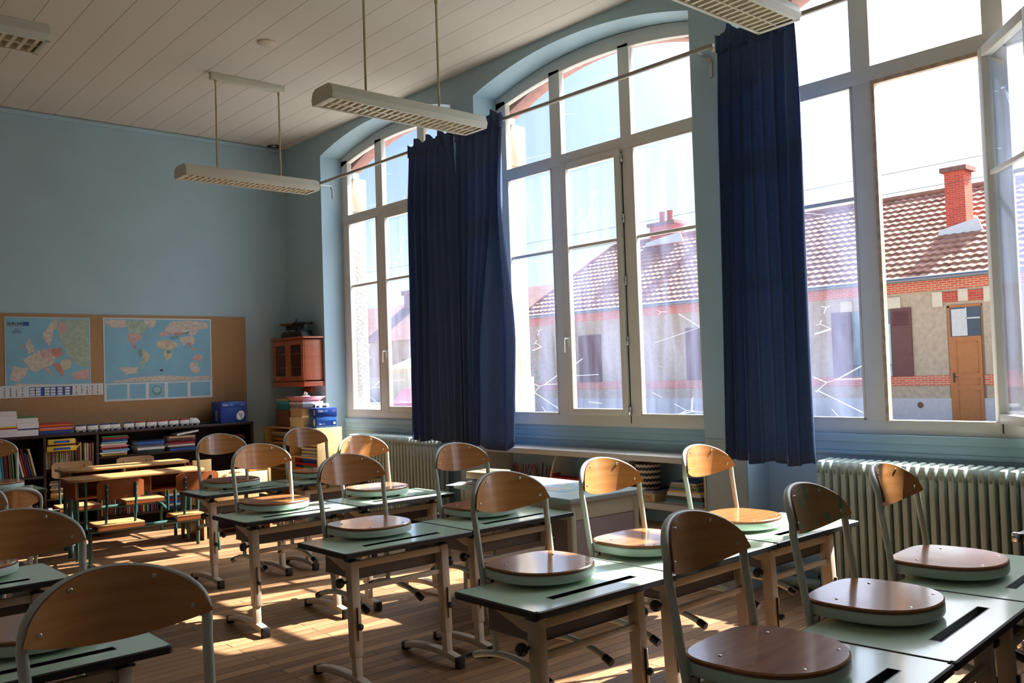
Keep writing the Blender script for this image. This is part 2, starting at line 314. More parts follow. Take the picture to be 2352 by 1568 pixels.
# flat pale panels and mouldings on the lower part of the window wall
m = MB(); m.box((XW - .008, 3.50, .01), (XW, 3.80, .975)); m.box((XW - .012, 3.48, .975), (XW, 3.82, .99)); struct(m.build('trim_1', PANEL, bev=.003))
for i, c in enumerate(CY):
    m = MB(); xb = 5.52 if i == 1 else XN
    m.box((xb - .02, c - HW + .01, .985), (xb + .04, c + HW - .01, 1.035)); m.box((xb - .012, c - HW + .01, .93), (xb, c + HW - .01, .985)); m.box((xb - .022, c - HW + .01, .905), (xb, c + HW - .01, .93))
    struct(m.build('trim_%d' % (i + 2), WALL, bev=.003))
m = MB(); m.box((XW - .01, 9.03, .01), (XW, YB, .965)); m.box((XW - .014, 9.01, .965), (XW, YB, .98)); struct(m.build('trim_20', PANEL, bev=.003))
m = MB(); m.box((4.60, YB - .012, .01), (XW, YB, .965)); m.box((4.60, YB - .016, .965), (XW, YB, .98)); struct(m.build('trim_21', PANEL, bev=.003))
m = MB(); m.box((XL, YB - .03, H - .05), (XW, YB, H - .005)); struct(m.build('trim_22', WALL, bev=.006))
# outside reveals: stone quoins, stucco jamb and brick head
STONE = mat('pale_limestone', '#b3a78f', .85, amt=.06, scale=9, bump=.15)
STUC = mat('rough_grey_stucco', '#948e82', .95, amt=.25, scale=38, bump=1.0)
def brick_mat(name, c1, c2, mortar, w=.22, h=.065, mort=.008, rot=None):
    m = bpy.data.materials.new(name); m.use_nodes = True; n = m.node_tree.nodes; l = m.node_tree.links; b = n['Principled BSDF']; t = n.new('ShaderNodeTexCoord'); mp_ = n.new('ShaderNodeMapping'); br = n.new('ShaderNodeTexBrick'); cx = n.new('ShaderNodeSeparateXYZ'); cc = n.new('ShaderNodeCombineXYZ')
    br.inputs['Scale'].default_value = 1; br.inputs['Brick Width'].default_value = w; br.inputs['Row Height'].default_value = h; br.inputs['Mortar Size'].default_value = mort; br.inputs['Color1'].default_value = S(c1) + (1,); br.inputs['Color2'].default_value = S(c2) + (1,); br.inputs['Mortar'].default_value = S(mortar) + (1,)
    ad = n.new('ShaderNodeMath'); ad.operation = 'ADD'
    l.new(t.outputs['Object'], cx.inputs[0]); l.new(cx.outputs['X'], ad.inputs[0]); l.new(cx.outputs['Y'], ad.inputs[1]); l.new(ad.outputs[0], cc.inputs['X']); l.new(cx.outputs['Z'], cc.inputs['Y']); l.new(cc.outputs[0], br.inputs['Vector']); l.new(br.outputs['Color'], b.inputs['Base Color'])
    b.inputs['Roughness'].default_value = .85; bp = n.new('ShaderNodeBump'); bp.inputs['Strength'].default_value = .6; bp.inputs['Distance'].default_value = .01; bp.invert = True; l.new(br.outputs['Fac'], bp.inputs['Height']); l.new(bp.outputs[0], b.inputs['Normal'])
    MATS[name] = m; return m
BRICK = brick_mat('red_brick', '#c4553a', '#d96a45', '#d9bfa8')
BRICK2 = brick_mat('chimney_brick', '#b5402f', '#c9503a', '#b98a76', .2, .07, .006)
HEADB = mat('arch_brick_pink', '#a87b74', .9, amt=.15, scale=14)
for i, c in enumerate(CY):
    m = MB(); m.k = 0
    for s_ in (1, -1):
        y0, y1 = (c + 1.125, c + HW) if s_ > 0 else (c - HW, c - 1.125)
        m.k = 1 if i == 0 else 0
        m.box((5.56, y0, 1.03), (XO + .02, y1, 3.42)); m.k = 0; m.box((5.56, y0 - (.02 if s_ > 0 else 0), 3.42), (XO + .03, y1 + (.02 if s_ < 0 else 0), 3.80))
        if i: m.box((5.56, y0 - (.03 if s_ > 0 else 0), 1.03), (XO + .03, y1 + (.03 if s_ < 0 else 0), 1.45))
    m.k = 2; N = 28; ys = [c - 1.19 + 2.38 * j / N for j in range(N + 1)]
    m.prism([(y, arc(y, c, 4.16, 3.88)) for y in ys] + [(y, arc(y, c, 4.16, 3.88) + .10) for y in ys[::-1]], 5.57, XO + .01, 'X')
    m.k = 0; m.box((5.53, c - HW, 1.0), (XO + .06, c + HW, 1.035))
    struct(m.build('trim_%d' % (10 + i), [STONE, STUC, HEADB], bev=.004))

# ------------------------------------------------------------------ windows
XF = 5.47
def window(i, c):
    root = bpy.data.objects.new('window_%d' % i, None); C.objects.link(root); root.location = (XF, c, 1.03); struct(root)
    m = MB(); x0, x1 = XF, XF + .06
    def b(y0, y1, z0, z1, dx0=0, dx1=0): m.box((x0 + dx0, y0, z0), (x1 + dx1, y1, z1))
    L, R_ = c + HW, c - HW
    a1, a2, b1, b2, b3, b4 = c + 1.08, c + .50, c + .37, c - .30, c - .415, c - 1.02
    b(L, a1, 1.12, 4.0); b(b4, R_, 1.12, 4.0)
    b(a2, b1, 1.12, 4.1); b(b2, b3, 1.12, 4.1)
    b(R_, L, 1.03, 1.125); b(R_, L, 3.26, 3.355, -.008)
    N = 28; ys = [c - HW + 2 * HW * j / N for j in range(N + 1)]
    m.prism([(y, arc(y, c, 4.205, 4.03)) for y in ys] + [(y, arc(y, c, 4.085, 3.93)) for y in ys[::-1]], x0, x1, 'X')
    for ya, yb in ((a1, a2), (b3, b4)): b(ya, yb, 2.525, 2.552, .015, -.015)
    m.build('window_frame', WHITEP, root, world=True, bev=.004)
    def pane(ya, yb, za, zb, g, arched=False):
        p = MB(); x = XF + .03
        if arched:
            yy = [yb + (ya - yb) * j / 8 for j in range(9)]; p.prism([(yb, za)] + [(ya, za)] + [(y, arc(y, c, 4.09, 3.935)) for y in yy[::-1]], x, x + .004, 'X')
        else: p.box((x, yb, za), (x + .004, ya, zb))
        p.build('glass_pane', g, root, world=True, smooth=False)
    for ya, yb in ((a1, a2), (b1, b2), (b3, b4)): pane(ya, yb, 3.35, 4.0, GLASS_UP, True)
    pane(a1, a2, 1.12, 3.265, GLASS_LO); pane(b3, b4, 1.12, 3.265, GLASS_LO)
    # glazing beads
    for ya, yb, za, zb in ((a1, a2, 1.125, 3.26), (b3, b4, 1.125, 3.26)):
        q = MB()
        q.box((XF - .004, yb, za), (XF + .026, yb + .014, zb)); q.box((XF - .004, ya - .014, za), (XF + .026, ya, zb)); q.box((XF - .004, yb, za), (XF + .026, ya, za + .014)); q.box((XF - .004, yb, zb - .014), (XF + .026, ya, zb))
        q.build('glazing_bead', WHITEP, root, world=True, bev=.003)
    # opening sash
    sash = bpy.data.objects.new('sash', None); C.objects.link(sash); sash.parent = root
    hinge_y = b2; sash.location = (0, hinge_y - c, 1.12 - 1.03)
    q = MB(); w_ = b1 - b2; h_ = 2.145
    q.box((-.022, 0, 0), (.03, .06, h_)); q.box((-.022, w_ - .06, 0), (.03, w_, h_)); q.box((-.022, .06, 0), (.03, w_ - .06, .055)); q.box((-.022, .06, h_ - .06), (.03, w_ - .06, h_)); q.box((-.008, .06, 1.405), (.02, w_ - .06, 1.432))
    q.build('sash_frame', WHITEP, sash, bev=.004)
    q = MB(); q.box((.002, .055, .05), (.006, w_ - .055, h_ - .055)); q.build('sash_glass', GLASS_OPEN if i == 3 else GLASS_LO, sash, smooth=False)
    q = MB(); q.cbox((-.028, w_ - .03, .62), (.012, .03, .09)); q.tube([(-.03, w_ - .03, .65), (-.07, w_ - .03, .65), (-.075, w_ - .03, .62), (-.075, w_ - .028, .53)], .009, 8); q.build('sash_handle', WHITEP, sash, bev=.003)
    if i == 3: sash.rotation_euler = (0, 0, math.radians(130))
    for z in (1.16, 1.72, 2.20, 2.70, 3.19):
        q = MB(); q.lathe([(.010, -.035), (.013, -.03), (.013, -.004), (.009, 0), (.013, .004), (.013, .03), (.010, .035)], (XF - .012, b2 - .008, z), 8); q.build('sash_hinge', STEEL, root, world=True)
    q = MB(); q.box((XF - .003, b2 - .012, 1.06), (XF + .002, b2 - .005, 3.24)); q.build('gasket', BLACK, root, world=True)
    if i == 3:
        q = MB(); q.box((XF - .006, b2, 3.235), (XF + .03, b1, 3.262)); q.box((XF - .006, b1 - .022, 1.12), (XF + .04, b1, 3.24)); q.build('rebate', mat('worn_beige_rebate', '#b9a18a', .6, amt=.3, scale=22), root, world=True)
    return root
for i, c in enumerate(CY): window(i + 1, c)

# ------------------------------------------------------------------ curtain rails
def rail(y0, y1, label):
    t = thing('curtain_rail', label, 'curtain rail', (5.05, (y0 + y1) / 2, 3.655), group=None)
    m = MB(); m.box((5.035, y1, 3.642), (5.062, y0, 3.668)); m.build('rail', mat('rail_grey_metal', '#9a948a', .4, amt=.05), t, world=True, bev=.003)
    for y in (y0 - .03, y1 + .13):
        q = MB(); q.box((5.04, y - .012, 3.625), (5.17, y + .012, 3.642)); q.bar((5.17, y, 3.64), (5.195, y, 3.60), .024, .006, (1, 0, 0)); q.box((5.192, y - .012, 3.50), (5.20, y + .012, 3.61)); q.build('wall_bracket', STEEL, t, world=True)
    for y in (y0 - .01, y1 + .01):
        q = MB(); q.lathe([(.004, -.03), (.012, -.026), (.014, -.012), (.006, -.004), (.006, 0)], (5.05, y, 3.64), 8); q.build('end_stop', mat('yellowed_plastic', '#cdbb92', .5), t, world=True)
    return t
rail(8.78, 3.52, 'long grey metal curtain rail crossing the two windows nearest the far corner')
rail(3.42, -1.9, 'grey metal curtain rail starting behind the right-hand curtain above the open window')

# ------------------------------------------------------------------ curtains
def curtain(label, y0t, y1t, y0b, y1b, z0, z1, folds, amp, seed, flare=None, xc=5.015):
    rnd = random.Random(seed); ph = [rnd.uniform(0, 6.28) for _ in range(4)]
    t = thing('curtain', label, 'curtain', (xc, (y0t + y1t) / 2, z0))
    NU, NV = folds * 12, 34
    def pt(u, v):
        z = z1 + (z0 - z1) * v + (.012 * math.sin(u * folds * 2.1 + ph[2])) * v
        y = (y0t + (y1t - y0t) * u) * (1 - v) + (y0b + (y1b - y0b) * u) * v
        a = amp * (.35 + .65 * min(1, v * 5)) * (1 - .25 * math.sin(u * 7 + ph[1]))
        wv = 2 * PI * folds * (u + .012 * math.sin(v * 3.1 + u * 9 + ph[0])) + ph[3]
        x = xc + a * math.sin(wv) + .25 * a * math.sin(2 * wv + ph[0] + v)
        y += .35 * a * math.cos(wv)
        if v < .05: x += .008 * math.sin(u * folds * 40)
        z += .03 * (math.sin(u * folds * 3.3 + ph[1]) * (1 - v) ** 8)
        if flare: x, y, z = flare(u, v, x, y, z)
        return (x, y, z)
    m = MB(); idx = [[m.P(pt(i / NU, j / NV)) for i in range(NU + 1)] for j in range(NV + 1)]
    for j in range(NV):
        for i in range(NU): m.F((idx[j][i], idx[j + 1][i], idx[j + 1][i + 1], idx[j][i + 1]))
    o = m.build('curtain_cloth', CURT, t, world=True); o.data.set_sharp_from_angle(angle=3.1)
    s_ = o.modifiers.new('thick', 'SOLIDIFY'); s_.thickness = .0025
    # heading tape with pleats
    m = MB(); N = folds * 10; A = []; B = []
    for i in range(N + 1):
        p = pt(i / N, .0); q = pt(i / N, .03); d = -.012
        A.append(m.P((p[0] + d, p[1], p[2] + .02))); B.append(m.P((q[0] + d, q[1], q[2] - .02)))
    for i in range(N): m.F((A[i], B[i], B[i + 1], A[i + 1]))
    h = m.build('heading', CURT, t, world=True); s_ = h.modifiers.new('thick', 'SOLIDIFY'); s_.thickness = .004
    return t
curtain('navy curtain hanging left of the gap, nearest the far radiator', 6.99, 6.33, 7.05, 6.28, .885, 3.69, 7, .034, 3)
def fl(u, v, x, y, z):
    vv = max(0, min(1, (v - .22) / .5)); vv = vv * vv * (3 - 2 * vv)
    yl = 6.27 + .02 * v; yr = 5.64 + .16 * v; yc0 = yl + (yr - yl) * u
    if u < .76: y = y - yc0 + yl + (yr - yl) * u * (1 - .38 * vv)
    else:
        k = (u - .76) / .24; us = .76 * (1 - .38 * vv); y = y - yc0 + yl + (yr - yl) * (us + (1 - us) * k); x += .19 * k * vv; z -= .05 * vv * math.sin(PI * k)
    return x, y, z
curtain('navy curtain with the swept-back lit edge, hanging over the white built-in shelf', 6.27, 5.64, 6.29, 5.80, .87, 3.70, 6, .036, 5, fl)
curtain('narrow navy curtain on the pillar beside the open window', 3.47, 2.91, 3.53, 2.90, .87, 3.69, 7, .036, 11)

# ------------------------------------------------------------------ ceiling lamps
def make_lamp():
    t = thing('pendant_light', 'x', 'ceiling light')
    L = .65; prof = [(-.125, 0), (.125, 0), (.138, .035), (.12, .085), (.085, .105), (-.085, .105), (-.12, .085), (-.138, .035)]
    m = MB()
    # shell: end caps and skin, open at the bottom
    inner = [(-.112, 0), (.112, 0), (.118, .06), (-.118, .06)]
    n = len(prof)
    A = [m.P((-L, y, z)) for y, z in prof]; B = [m.P((L, y, z)) for y, z in prof]
    for k in range(1, n): m.F((A[k], A[(k + 1) % n], B[(k + 1) % n], B[k]))
    m.F(A[::-1]); m.F(B)
    m.box((-L, -.126, -.001), (L, -.106, .004)); m.box((-L, .106, -.001), (L, .126, .004)); m.box((-L, -.126, -.001), (-L + .03, .126, .004)); m.box((L - .03, -.126, -.001), (L, .126, .004))
    m.build('housing', LAMPM, t, bev=.002)
    m = MB(); m.box((-L + .01, -.115, .055), (L - .01, .115, .06)); m.box((-L + .01, -.004, .004), (L - .01, .004, .05))
    m.box((-L + .01, -.115, .0), (L - .01, -.108, .055)); m.box((-L + .01, .108, .0), (L - .01, .115, .055))
    N = 23
    for i in range(N + 1):
        x = -L + .05 + (2 * L - .1) * i / N
        for ya, yb in ((-.108, -.004), (.004, .108)):
            ym = (ya + yb) / 2
            m.prism([(x - .009, .006), (x + .009, .006), (x, .045)], ya, yb, 'Y')
    m.build('louvre', LOUV, t, smooth=False)
    for s_ in (-1, 1):
        q = MB(); q.tube([(s_ * .31, 0, .10), (s_ * .31, 0, .98 - .06)], .0085, 10); q.lathe([(.014, .10), (.014, .115), (.01, .118)], (s_ * .31, 0, 0), 10); q.lathe([(.01, .885), (.013, .89), (.013, .92)], (s_ * .31, 0, 0), 10); q.build('hanging_rod', ROD, t)
    m = MB(); m.box((-.36, -.03, .92), (.36, .03, .98)); m.build('ceiling_channel', LAMPM, t, bev=.003)
    return t
LAMPS = [(3.72, 7.72, 'louvred pendant light nearest the back wall corner'), (3.63, 5.12, 'louvred pendant light in mid-room, hanging beside the first curtain'),
         (3.64, 2.57, 'louvred pendant light at the top edge, in front of the curtain by the open window'), (.68, 5.15, 'louvred pendant light at the top left edge of the view')]
lp = make_lamp()
for k, (x, y, lb) in enumerate(LAMPS):
    o = lp if k == 0 else copy_tree(lp); o.location = (x, y, 3.30); o['label'] = lb; o['group'] = 'pendant lights'
t = thing('ceiling_vent', 'round slotted ventilation grille in the ceiling at the far corner', 'vent', (5.0, 9.72, H))
m = MB(); m.lathe([(.12, 0), (.12, -.008), (.095, -.014), (.09, -.012)], (0, 0, 0), 24); m.build('ring', LAMPM, t)
m = MB()
for k in range(24):
    a = 2 * PI * k / 24; m.bar((.04 * math.cos(a), .04 * math.sin(a), -.016), (.085 * math.cos(a), .085 * math.sin(a), -.016), .008, .004)
m.build('slots', BLACK, t)
m = MB(); m.lathe([(.075, 0), (.075, -.012), (.06, -.02), (.02, -.026)], (0, 0, 0), 20); o = m.build('smoke_detector', mat('detector_cream', '#cfc4b6', .6)); o.location = (3.43, 6.75, H); tag(o, 'small round cream disc on the ceiling between the two middle lights', 'smoke detector')

# ------------------------------------------------------------------ school chair
def make_chair():
    t = thing('school_chair', 'x', 'chair')
    def yb(x, z): return .06 * (z - .36) / .4 + .070 * max(0, 1 - (x / .199) ** 2)
    pts = []
    for z in (.345, .42, .48, .53, .57): pts.append((-.192 - .004 * (z - .36) / .2, yb(.19, z), z))
    pts.append((-.200, yb(.19, .62), .62)); N = 22
    for k in range(1, N):
        a = PI - PI * k / N; x = .199 * math.cos(a); z = .632 + .119 * math.sin(a) ** .85; pts.append((x, yb(x, z), z))
    pts += [(-p[0], p[1], p[2]) for p in pts[:6]][::-1]
    m = MB(); m.tube(pts, .0125, 12); m.build('frame', FRAME, t)
    # backrest
    m = MB(); N = 26; th = .009; rows = []
    for k in range(N + 1):
        u = -1 + 2 * k / N; x = .203 * u
        zt = .641 + .119 * (max(0, 1 - abs(u) ** 2.1)) ** .58; zb = .637 - .040 * (1 - u * u)
        zt = max(zt, zb + .002)
        rows.append([(x, yb(x, zz) - .021, zz) for zz in [zb + (zt - zb) * j / 6 for j in range(7)]])
    F_ = [[m.P(p) for p in r] for r in rows]; B_ = [[m.P((p[0], p[1] + th, p[2])) for p in r] for r in rows]
    for i in range(N):
        for j in range(6):
            m.F((F_[i][j], F_[i + 1][j], F_[i + 1][j + 1], F_[i][j + 1])); m.F((B_[i][j], B_[i][j + 1], B_[i + 1][j + 1], B_[i + 1][j]))
    m.k = 1
    for i in range(N):
        m.F((F_[i][0], B_[i][0], B_[i + 1][0], F_[i + 1][0])); m.F((F_[i][6], F_[i + 1][6], B_[i + 1][6], B_[i][6]))
    for i in (0, N):
        for j in range(6): m.F((F_[i][j], F_[i][j + 1], B_[i][j + 1], B_[i][j]))
    bk = m.build('backrest', [PLY, PLYEDGE], t)
    for x, z in ((-.166, .652), (-.092, .727), (.092, .727), (.166, .652)):
        q = MB(); q.ball((x, yb(x, z) - .0225, z), .0062, 8, (1, .5, 1)); q.build('rivet', STEEL, bk)
    # seat
    def outline(sc, n=44):
        o = []
        for k in range(n):
            a = 2 * PI * k / n; c_, s_ = math.cos(a), math.sin(a); e = 3.8 if s_ > 0 else 2.15
            o.append((.203 * sc * math.copysign(abs(c_) ** (2 / e), c_), .193 * sc * math.copysign(abs(s_) ** (2 / e), s_) - .143))
        return o
    m = MB(); m.prism(outline(1.0), .371, .406); m.build('seat_pan', RIM, t, bev=.006)
    m = MB(); o0 = outline(.995); o1 = outline(.975); n = len(o0)
    A = [m.P((x, y, .406)) for x, y in o0]; B = [m.P((x, y, .414)) for x, y in o0]; D = [m.P((x, y, .4185)) for x, y in o1]; E = [m.P((x * .6, (y + .143) * .6 - .143, .4165)) for x, y in o1]; ce = m.P((0, -.143, .415))
    m.k = 1; m.F(A[::-1])
    for k in range(n): m.F((A[k], A[(k + 1) % n], B[(k + 1) % n], B[k]))
    m.k = 0
    for k in range(n):
        k2 = (k + 1) % n; m.F((B[k], B[k2], D[k2], D[k])); m.F((D[k], D[k2], E[k2], E[k])); m.F((E[k], E[k2], ce))
    st = m.build('seat', [PLYSEAT, PLYEDGE], t)
    for x, y in ((-.13, -.06), (.13, -.06), (-.10, -.28), (.10, -.28)):
        q = MB(); q.ball((x, y, .4182), .0055, 8, (1, 1, .4)); q.build('rivet', STEEL, st)
    for s_ in (-1, 1):
        q = MB(); q.tube([(s_ * .175, .004, .362), (s_ * .172, -.006, .25), (s_ * .168, -.022, .15), (s_ * .165, -.03, .075)], [.024, .022, .019, .016], 10, flat=.62, ref=(1, 0, 0)); q.build('leg', FRAME, t)
        q = MB(); pts = [(s_ * .165, .135 - .46 * k / 12, .028 + .048 * math.sin(PI * k / 12) ** .8) for k in range(13)]; q.tube(pts, .0135, 10); f = q.build('foot', FRAME, t)
        for a, b in ((pts[0], pts[1]), (pts[-1], pts[-2])):
            q = MB(); a_ = Vector(a); d = (Vector(b) - a_).normalized(); q.tube([a_ - d * .012, a_ + d * .028], .0165, 10); q.build('foot_cap', BLACK, f)
    for x in (-.165, .165): q = MB(); q.cbox((x, .002, .352), (.03, .03, .022)); q.build('hook_pad', BLACK, t, bev=.004)
    for x in (-.10, .10): q = MB(); q.lathe([(.012, .3585), (.014, .362), (.014, .372)], (x, -.22, 0), 10); q.build('rubber_pad', BLACK, t)
    return t

# ------------------------------------------------------------------ school desk (origin: floor under the near-left corner)
DW, DD, DZ = .772, .462, .68
def make_desk():
    t = thing('school_desk', 'x', 'desk')
    def rr(x0, y0, x1, y1, r, n=4):
        o = []
        for cx, cy, a0 in ((x1 - r, y1 - r, 0), (x0 + r, y1 - r, 90), (x0 + r, y0 + r, 180), (x1 - r, y0 + r, 270)):
            for k in range(n + 1):
                a = math.radians(a0 + 90 * k / n); o.append((cx + r * math.cos(a), cy + r * math.sin(a)))
        return o
    z0, z1 = DZ - .024, DZ
    # desktop with a pen slot: four slabs round the slot
    sx0, sx1, sy0, sy1 = .17, .625, .092, .125
    m = MB(); e = .006
    m.box((e, e + .012, z0 + .002), (sx0, DD - e, z1)); m.box((sx1, e + .012, z0 + .002), (DW - e, DD - e, z1)); m.box((sx0, e, z0 + .002), (sx1, sy0, z1)); m.box((sx0, sy1, z0 + .002), (sx1, DD - e, z1))
    m.box((e + .012, e, z0 + .002), (sx0, e + .012, z1)); m.box((sx1, e, z0 + .002), (DW - e - .012, e + .012, z1))
    m.build('desktop', DESKTOP, t, smooth=False)
    m = MB(); o = rr(0, 0, DW, DD, .018); i_ = rr(e, e, DW - e, DD - e, .014); n = len(o)
    for k in range(n):
        k2 = (k + 1) % n
        a = [m.P((*o[k], z0)), m.P((*o[k2], z0)), m.P((*o[k2], z1 - .003)), m.P((*o[k], z1 - .003))]; b = [m.P((*i_[k], z0)), m.P((*i_[k2], z0)), m.P((*i_[k2], z1 + .0008)), m.P((*i_[k], z1 + .0008))]
        m.F((a[0], a[1], a[2], a[3])); m.F((a[3], a[2], b[2], b[3])); m.F((b[0], b[3], b[2], b[1])); m.F((a[0], b[0], b[1], a[1]))
    m.build('edge_band', BLACK, t)
    m = MB(); m.box((sx0 - .004, sy0 - .004, z1 - .034), (sx1 + .004, sy1 + .004, z1 - .030)); m.box((sx0 - .003, sy0 - .003, z1 - .03), (sx0, sy1 + .003, z1 + .0006)); m.box((sx1, sy0 - .003, z1 - .03), (sx1 + .003, sy1 + .003, z1 + .0006)); m.box((sx0, sy1, z1 - .03), (sx1, sy1 + .003, z1 + .0006)); m.box((sx0, sy0 - .003, z1 - .03), (sx1, sy0, z1 + .0006))
    m.k = 1; m.box((sx0, sy0, z1 - .0298), (sx1, sy1, z1 - .029)); m.build('pen_tray', [BLACK, mat('pen_tray_floor_grey', '#8b9aa3', .3)], t, smooth=False)
    cx = (.115, DW - .115)
    for j, x in enumerate(cx):
        sg = -1 if j == 0 else 1
        q = MB(); q.k = 0; q.bar((x, .128, .612), (x, .108, .165), .046, .054, (0, 1, 0)); q.k = 1; q.box((x - .004, .075, .24), (x + .004, .0935, .40))
        lg = q.build('leg', [DESKLEG, BLACK], t, bev=.004)
        q = MB(); q.bar((x, .108, .17), (x, .10, .05), .036, .042, (0, 1, 0)); q.build('inner_leg', DESKLEG, lg, bev=.003)
        q = MB(); pts = []
        for k in range(13):
            s_ = k / 12; y = -.005 + .475 * s_; hgt = .028 + (.032 * math.sin(PI * min(1, max(0, s_ * .9 + .1))) ** .8); pts.append((y, hgt))
        A = []
        for y, h in pts:
            A.append([q.P((x - .022, y, h - .016)), q.P((x + .022, y, h - .016)), q.P((x + .022, y, h + .016)), q.P((x - .022, y, h + .016))])
        for a, b in zip(A, A[1:]):
            for k in range(4): q.F((a[k], a[(k + 1) % 4], b[(k + 1) % 4], b[k]))
        q.F(A[0][::-1]); q.F(A[-1]); ft = q.build('foot', DESKLEG, t, bev=.005)
        for y, h in (pts[0], pts[-1]):
            q = MB(); q.box((x - .024, y - .012, 0), (x + .024, y + .022, h + .018)); q.build('foot_cap', BLACK, ft, bev=.006)
        q = MB(); q.prism([(.10, .565), (.10, .618), (.16, .618), (.40, .652), (.40, .636), (.18, .565)], x - .018, x + .018, 'X'); q.build('side_bracket', DESKLEG, t, bev=.003)
        q = MB(); q.box((x - .03, .10, .612), (x + .03, .155, .622)); q.box((x - .014, .112, .62), (x + .014, .142, .648)); q.box((x - .035, .10, .645), (x + .035, .165, .658)); q.build('tilt_mount', BLACK, t, bev=.003)
        q = MB(); q.lathe([(.006, 0), (.01, sg * .02), (.021, sg * .024), (.025, sg * .036), (.021, sg * .05), (.008, sg * .055)], (x + sg * .022, .145, .515), 12, 'X'); q.build('crank_knob', BLACK, t)
        q = MB(); q.lathe([(.006, 0), (.012, -.006), (.016, -.012), (.015, -.024), (.007, -.028)], (x, .082, .31), 12, 'Y'); q.build('height_knob', BLACK, t)
    q = MB(); q.box((cx[0] + .02, .11, .578), (cx[1] - .02, .135, .612)); q.build('upper_rail', DESKLEG, t, bev=.003)
    q = MB(); q.box((cx[0] + .02, .108, .468), (cx[1] - .02, .13, .493)); q.build('lower_rail', DESKLEG, t, bev=.003)
    q = MB(); a, b = cx[0] + .024, cx[1] - .024
    q.box((a, .15, .518), (b, .43, .522)); q.box((a, .15, .518), (b, .154, .60)); q.box((a, .15, .518), (a + .004, .42, .60)); q.box((b - .004, .15, .518), (b, .42, .60)); q.build('book_tray', TRAY, t, smooth=False)
    return t
chair0 = make_chair(); desk0 = make_desk(); first = [True]
def place(dx, dy, rot, desk_label, chair_label, chair=True, dgroup='school desks', stain=False, cx=0, cy=0):
    d = desk0 if first[0] else copy_tree(desk0); d.location = (dx, dy, 0); d.rotation_euler = (0, 0, rot); d['label'] = desk_label; d['group'] = dgroup
    if chair:
        c = chair0 if first[0] else copy_tree(chair0)
        v = Matrix.Rotation(rot, 3, 'Z') @ Vector((DW / 2 + cx, DD + .045 + cy, 0))
        c.location = (dx + v.x, dy + v.y, .3225); c.rotation_euler = (0, 0, rot); c['label'] = chair_label; c['group'] = 'school chairs hung on the desks'
        if stain:
            for ch in [o for o in bpy.data.objects if o.parent == c and o.name.startswith('backrest')]:
                ch.data = ch.data.copy(); ch.data.materials[0] = PLYST; ch['label'] = 'backrest with teal paint stains'
    first[0] = False
G = 'pale green school desk '
place(1.726, .983, .085, G + 'at the bottom edge, left one of the nearest right-hand row', 'chair with dark shaded backrest hung on the left desk of the nearest right-hand row', cx=.03, cy=-.018)
place(2.496, 1.049, .085, G + 'with a long pen slot, middle one of the nearest right-hand row', 'chair with teal paint stains on its backrest, in the nearest right-hand row', stain=True, cx=-.02, cy=-.018)
place(3.266, 1.115, .085, G + 'nearest the radiator, right one of the nearest row', 'chair in front of the near radiator with a sunlit streak on its backrest', cx=-.075, cy=-.018)
place(2.09, 2.262, .0, G + 'with its near corner in full view, left in the second row', 'chair hung on the left desk of the second row, its seat reflecting the window')
place(2.863, 2.285, .01, G + 'in the middle of the second row, partly behind the dark backrest', 'chair with half sunlit seat, in the middle of the second row', cx=-.12)
place(3.637, 2.30, .0, G + 'blown white by the sun, right one of the second row', 'brightly sunlit orange-lit chair beside the curtain, right end of the second row', cx=-.13)
place(2.195, 3.672, .0, G + 'left one of the third row, beside the aisle', 'chair on the left desk of the third row, beside the aisle', cx=0)
place(2.968, 3.69, .0, G + 'right one of the third row, touching the teacher desk', 'chair with a diagonal shadow on its backrest, in front of the teacher desk')
place(2.30, 4.945, .0, G + 'left one of the fourth row, beside the aisle', 'chair on the left desk of the fourth row, in front of the birch bins')
place(3.075, 4.945, .0, G + 'right one of the fourth row, near the far radiator', 'sunlit chair in front of the far radiator')
place(2.65, 6.352, .0, G + 'left one of the rearmost right-hand row', 'chair with a shaded backrest, left one of the rearmost right-hand row')
place(3.425, 6.36, .0, G + 'right one of the rearmost right-hand row', 'chair in front of the pine shelf unit, right one of the rearmost row', cx=-.03)
place(.315, 2.855, .0, G + 'at the lower left corner, under the largest backrest', 'chair with its backrest cut by the left edge, second from the camera on the left', cx=.08)
place(.27, 1.565, .0, G + 'nearest the camera on the left, mostly below the frame', 'chair with the largest backrest, nearest the camera at the lower left', cx=.03)
place(.395, 4.195, .0, G + 'on the left between two chairs, third from the camera', 'chair on the third left-hand desk, only its seat and part of a backrest in view', cx=.05)
place(1.27, 7.985, .0, G + 'farthest on the left, in front of the bookshelf', 'farthest chair on the left, its backrest against the dark bookshelf', cx=.09)
# a chair standing on the floor, seen from behind
c = copy_tree(chair0); c.location = (1.69, 7.62, 0); c.rotation_euler = (0, 0, PI); c['label'] = 'chair standing on the floor at the left edge, seen from behind'; c['group'] = 'school chairs on the floor'

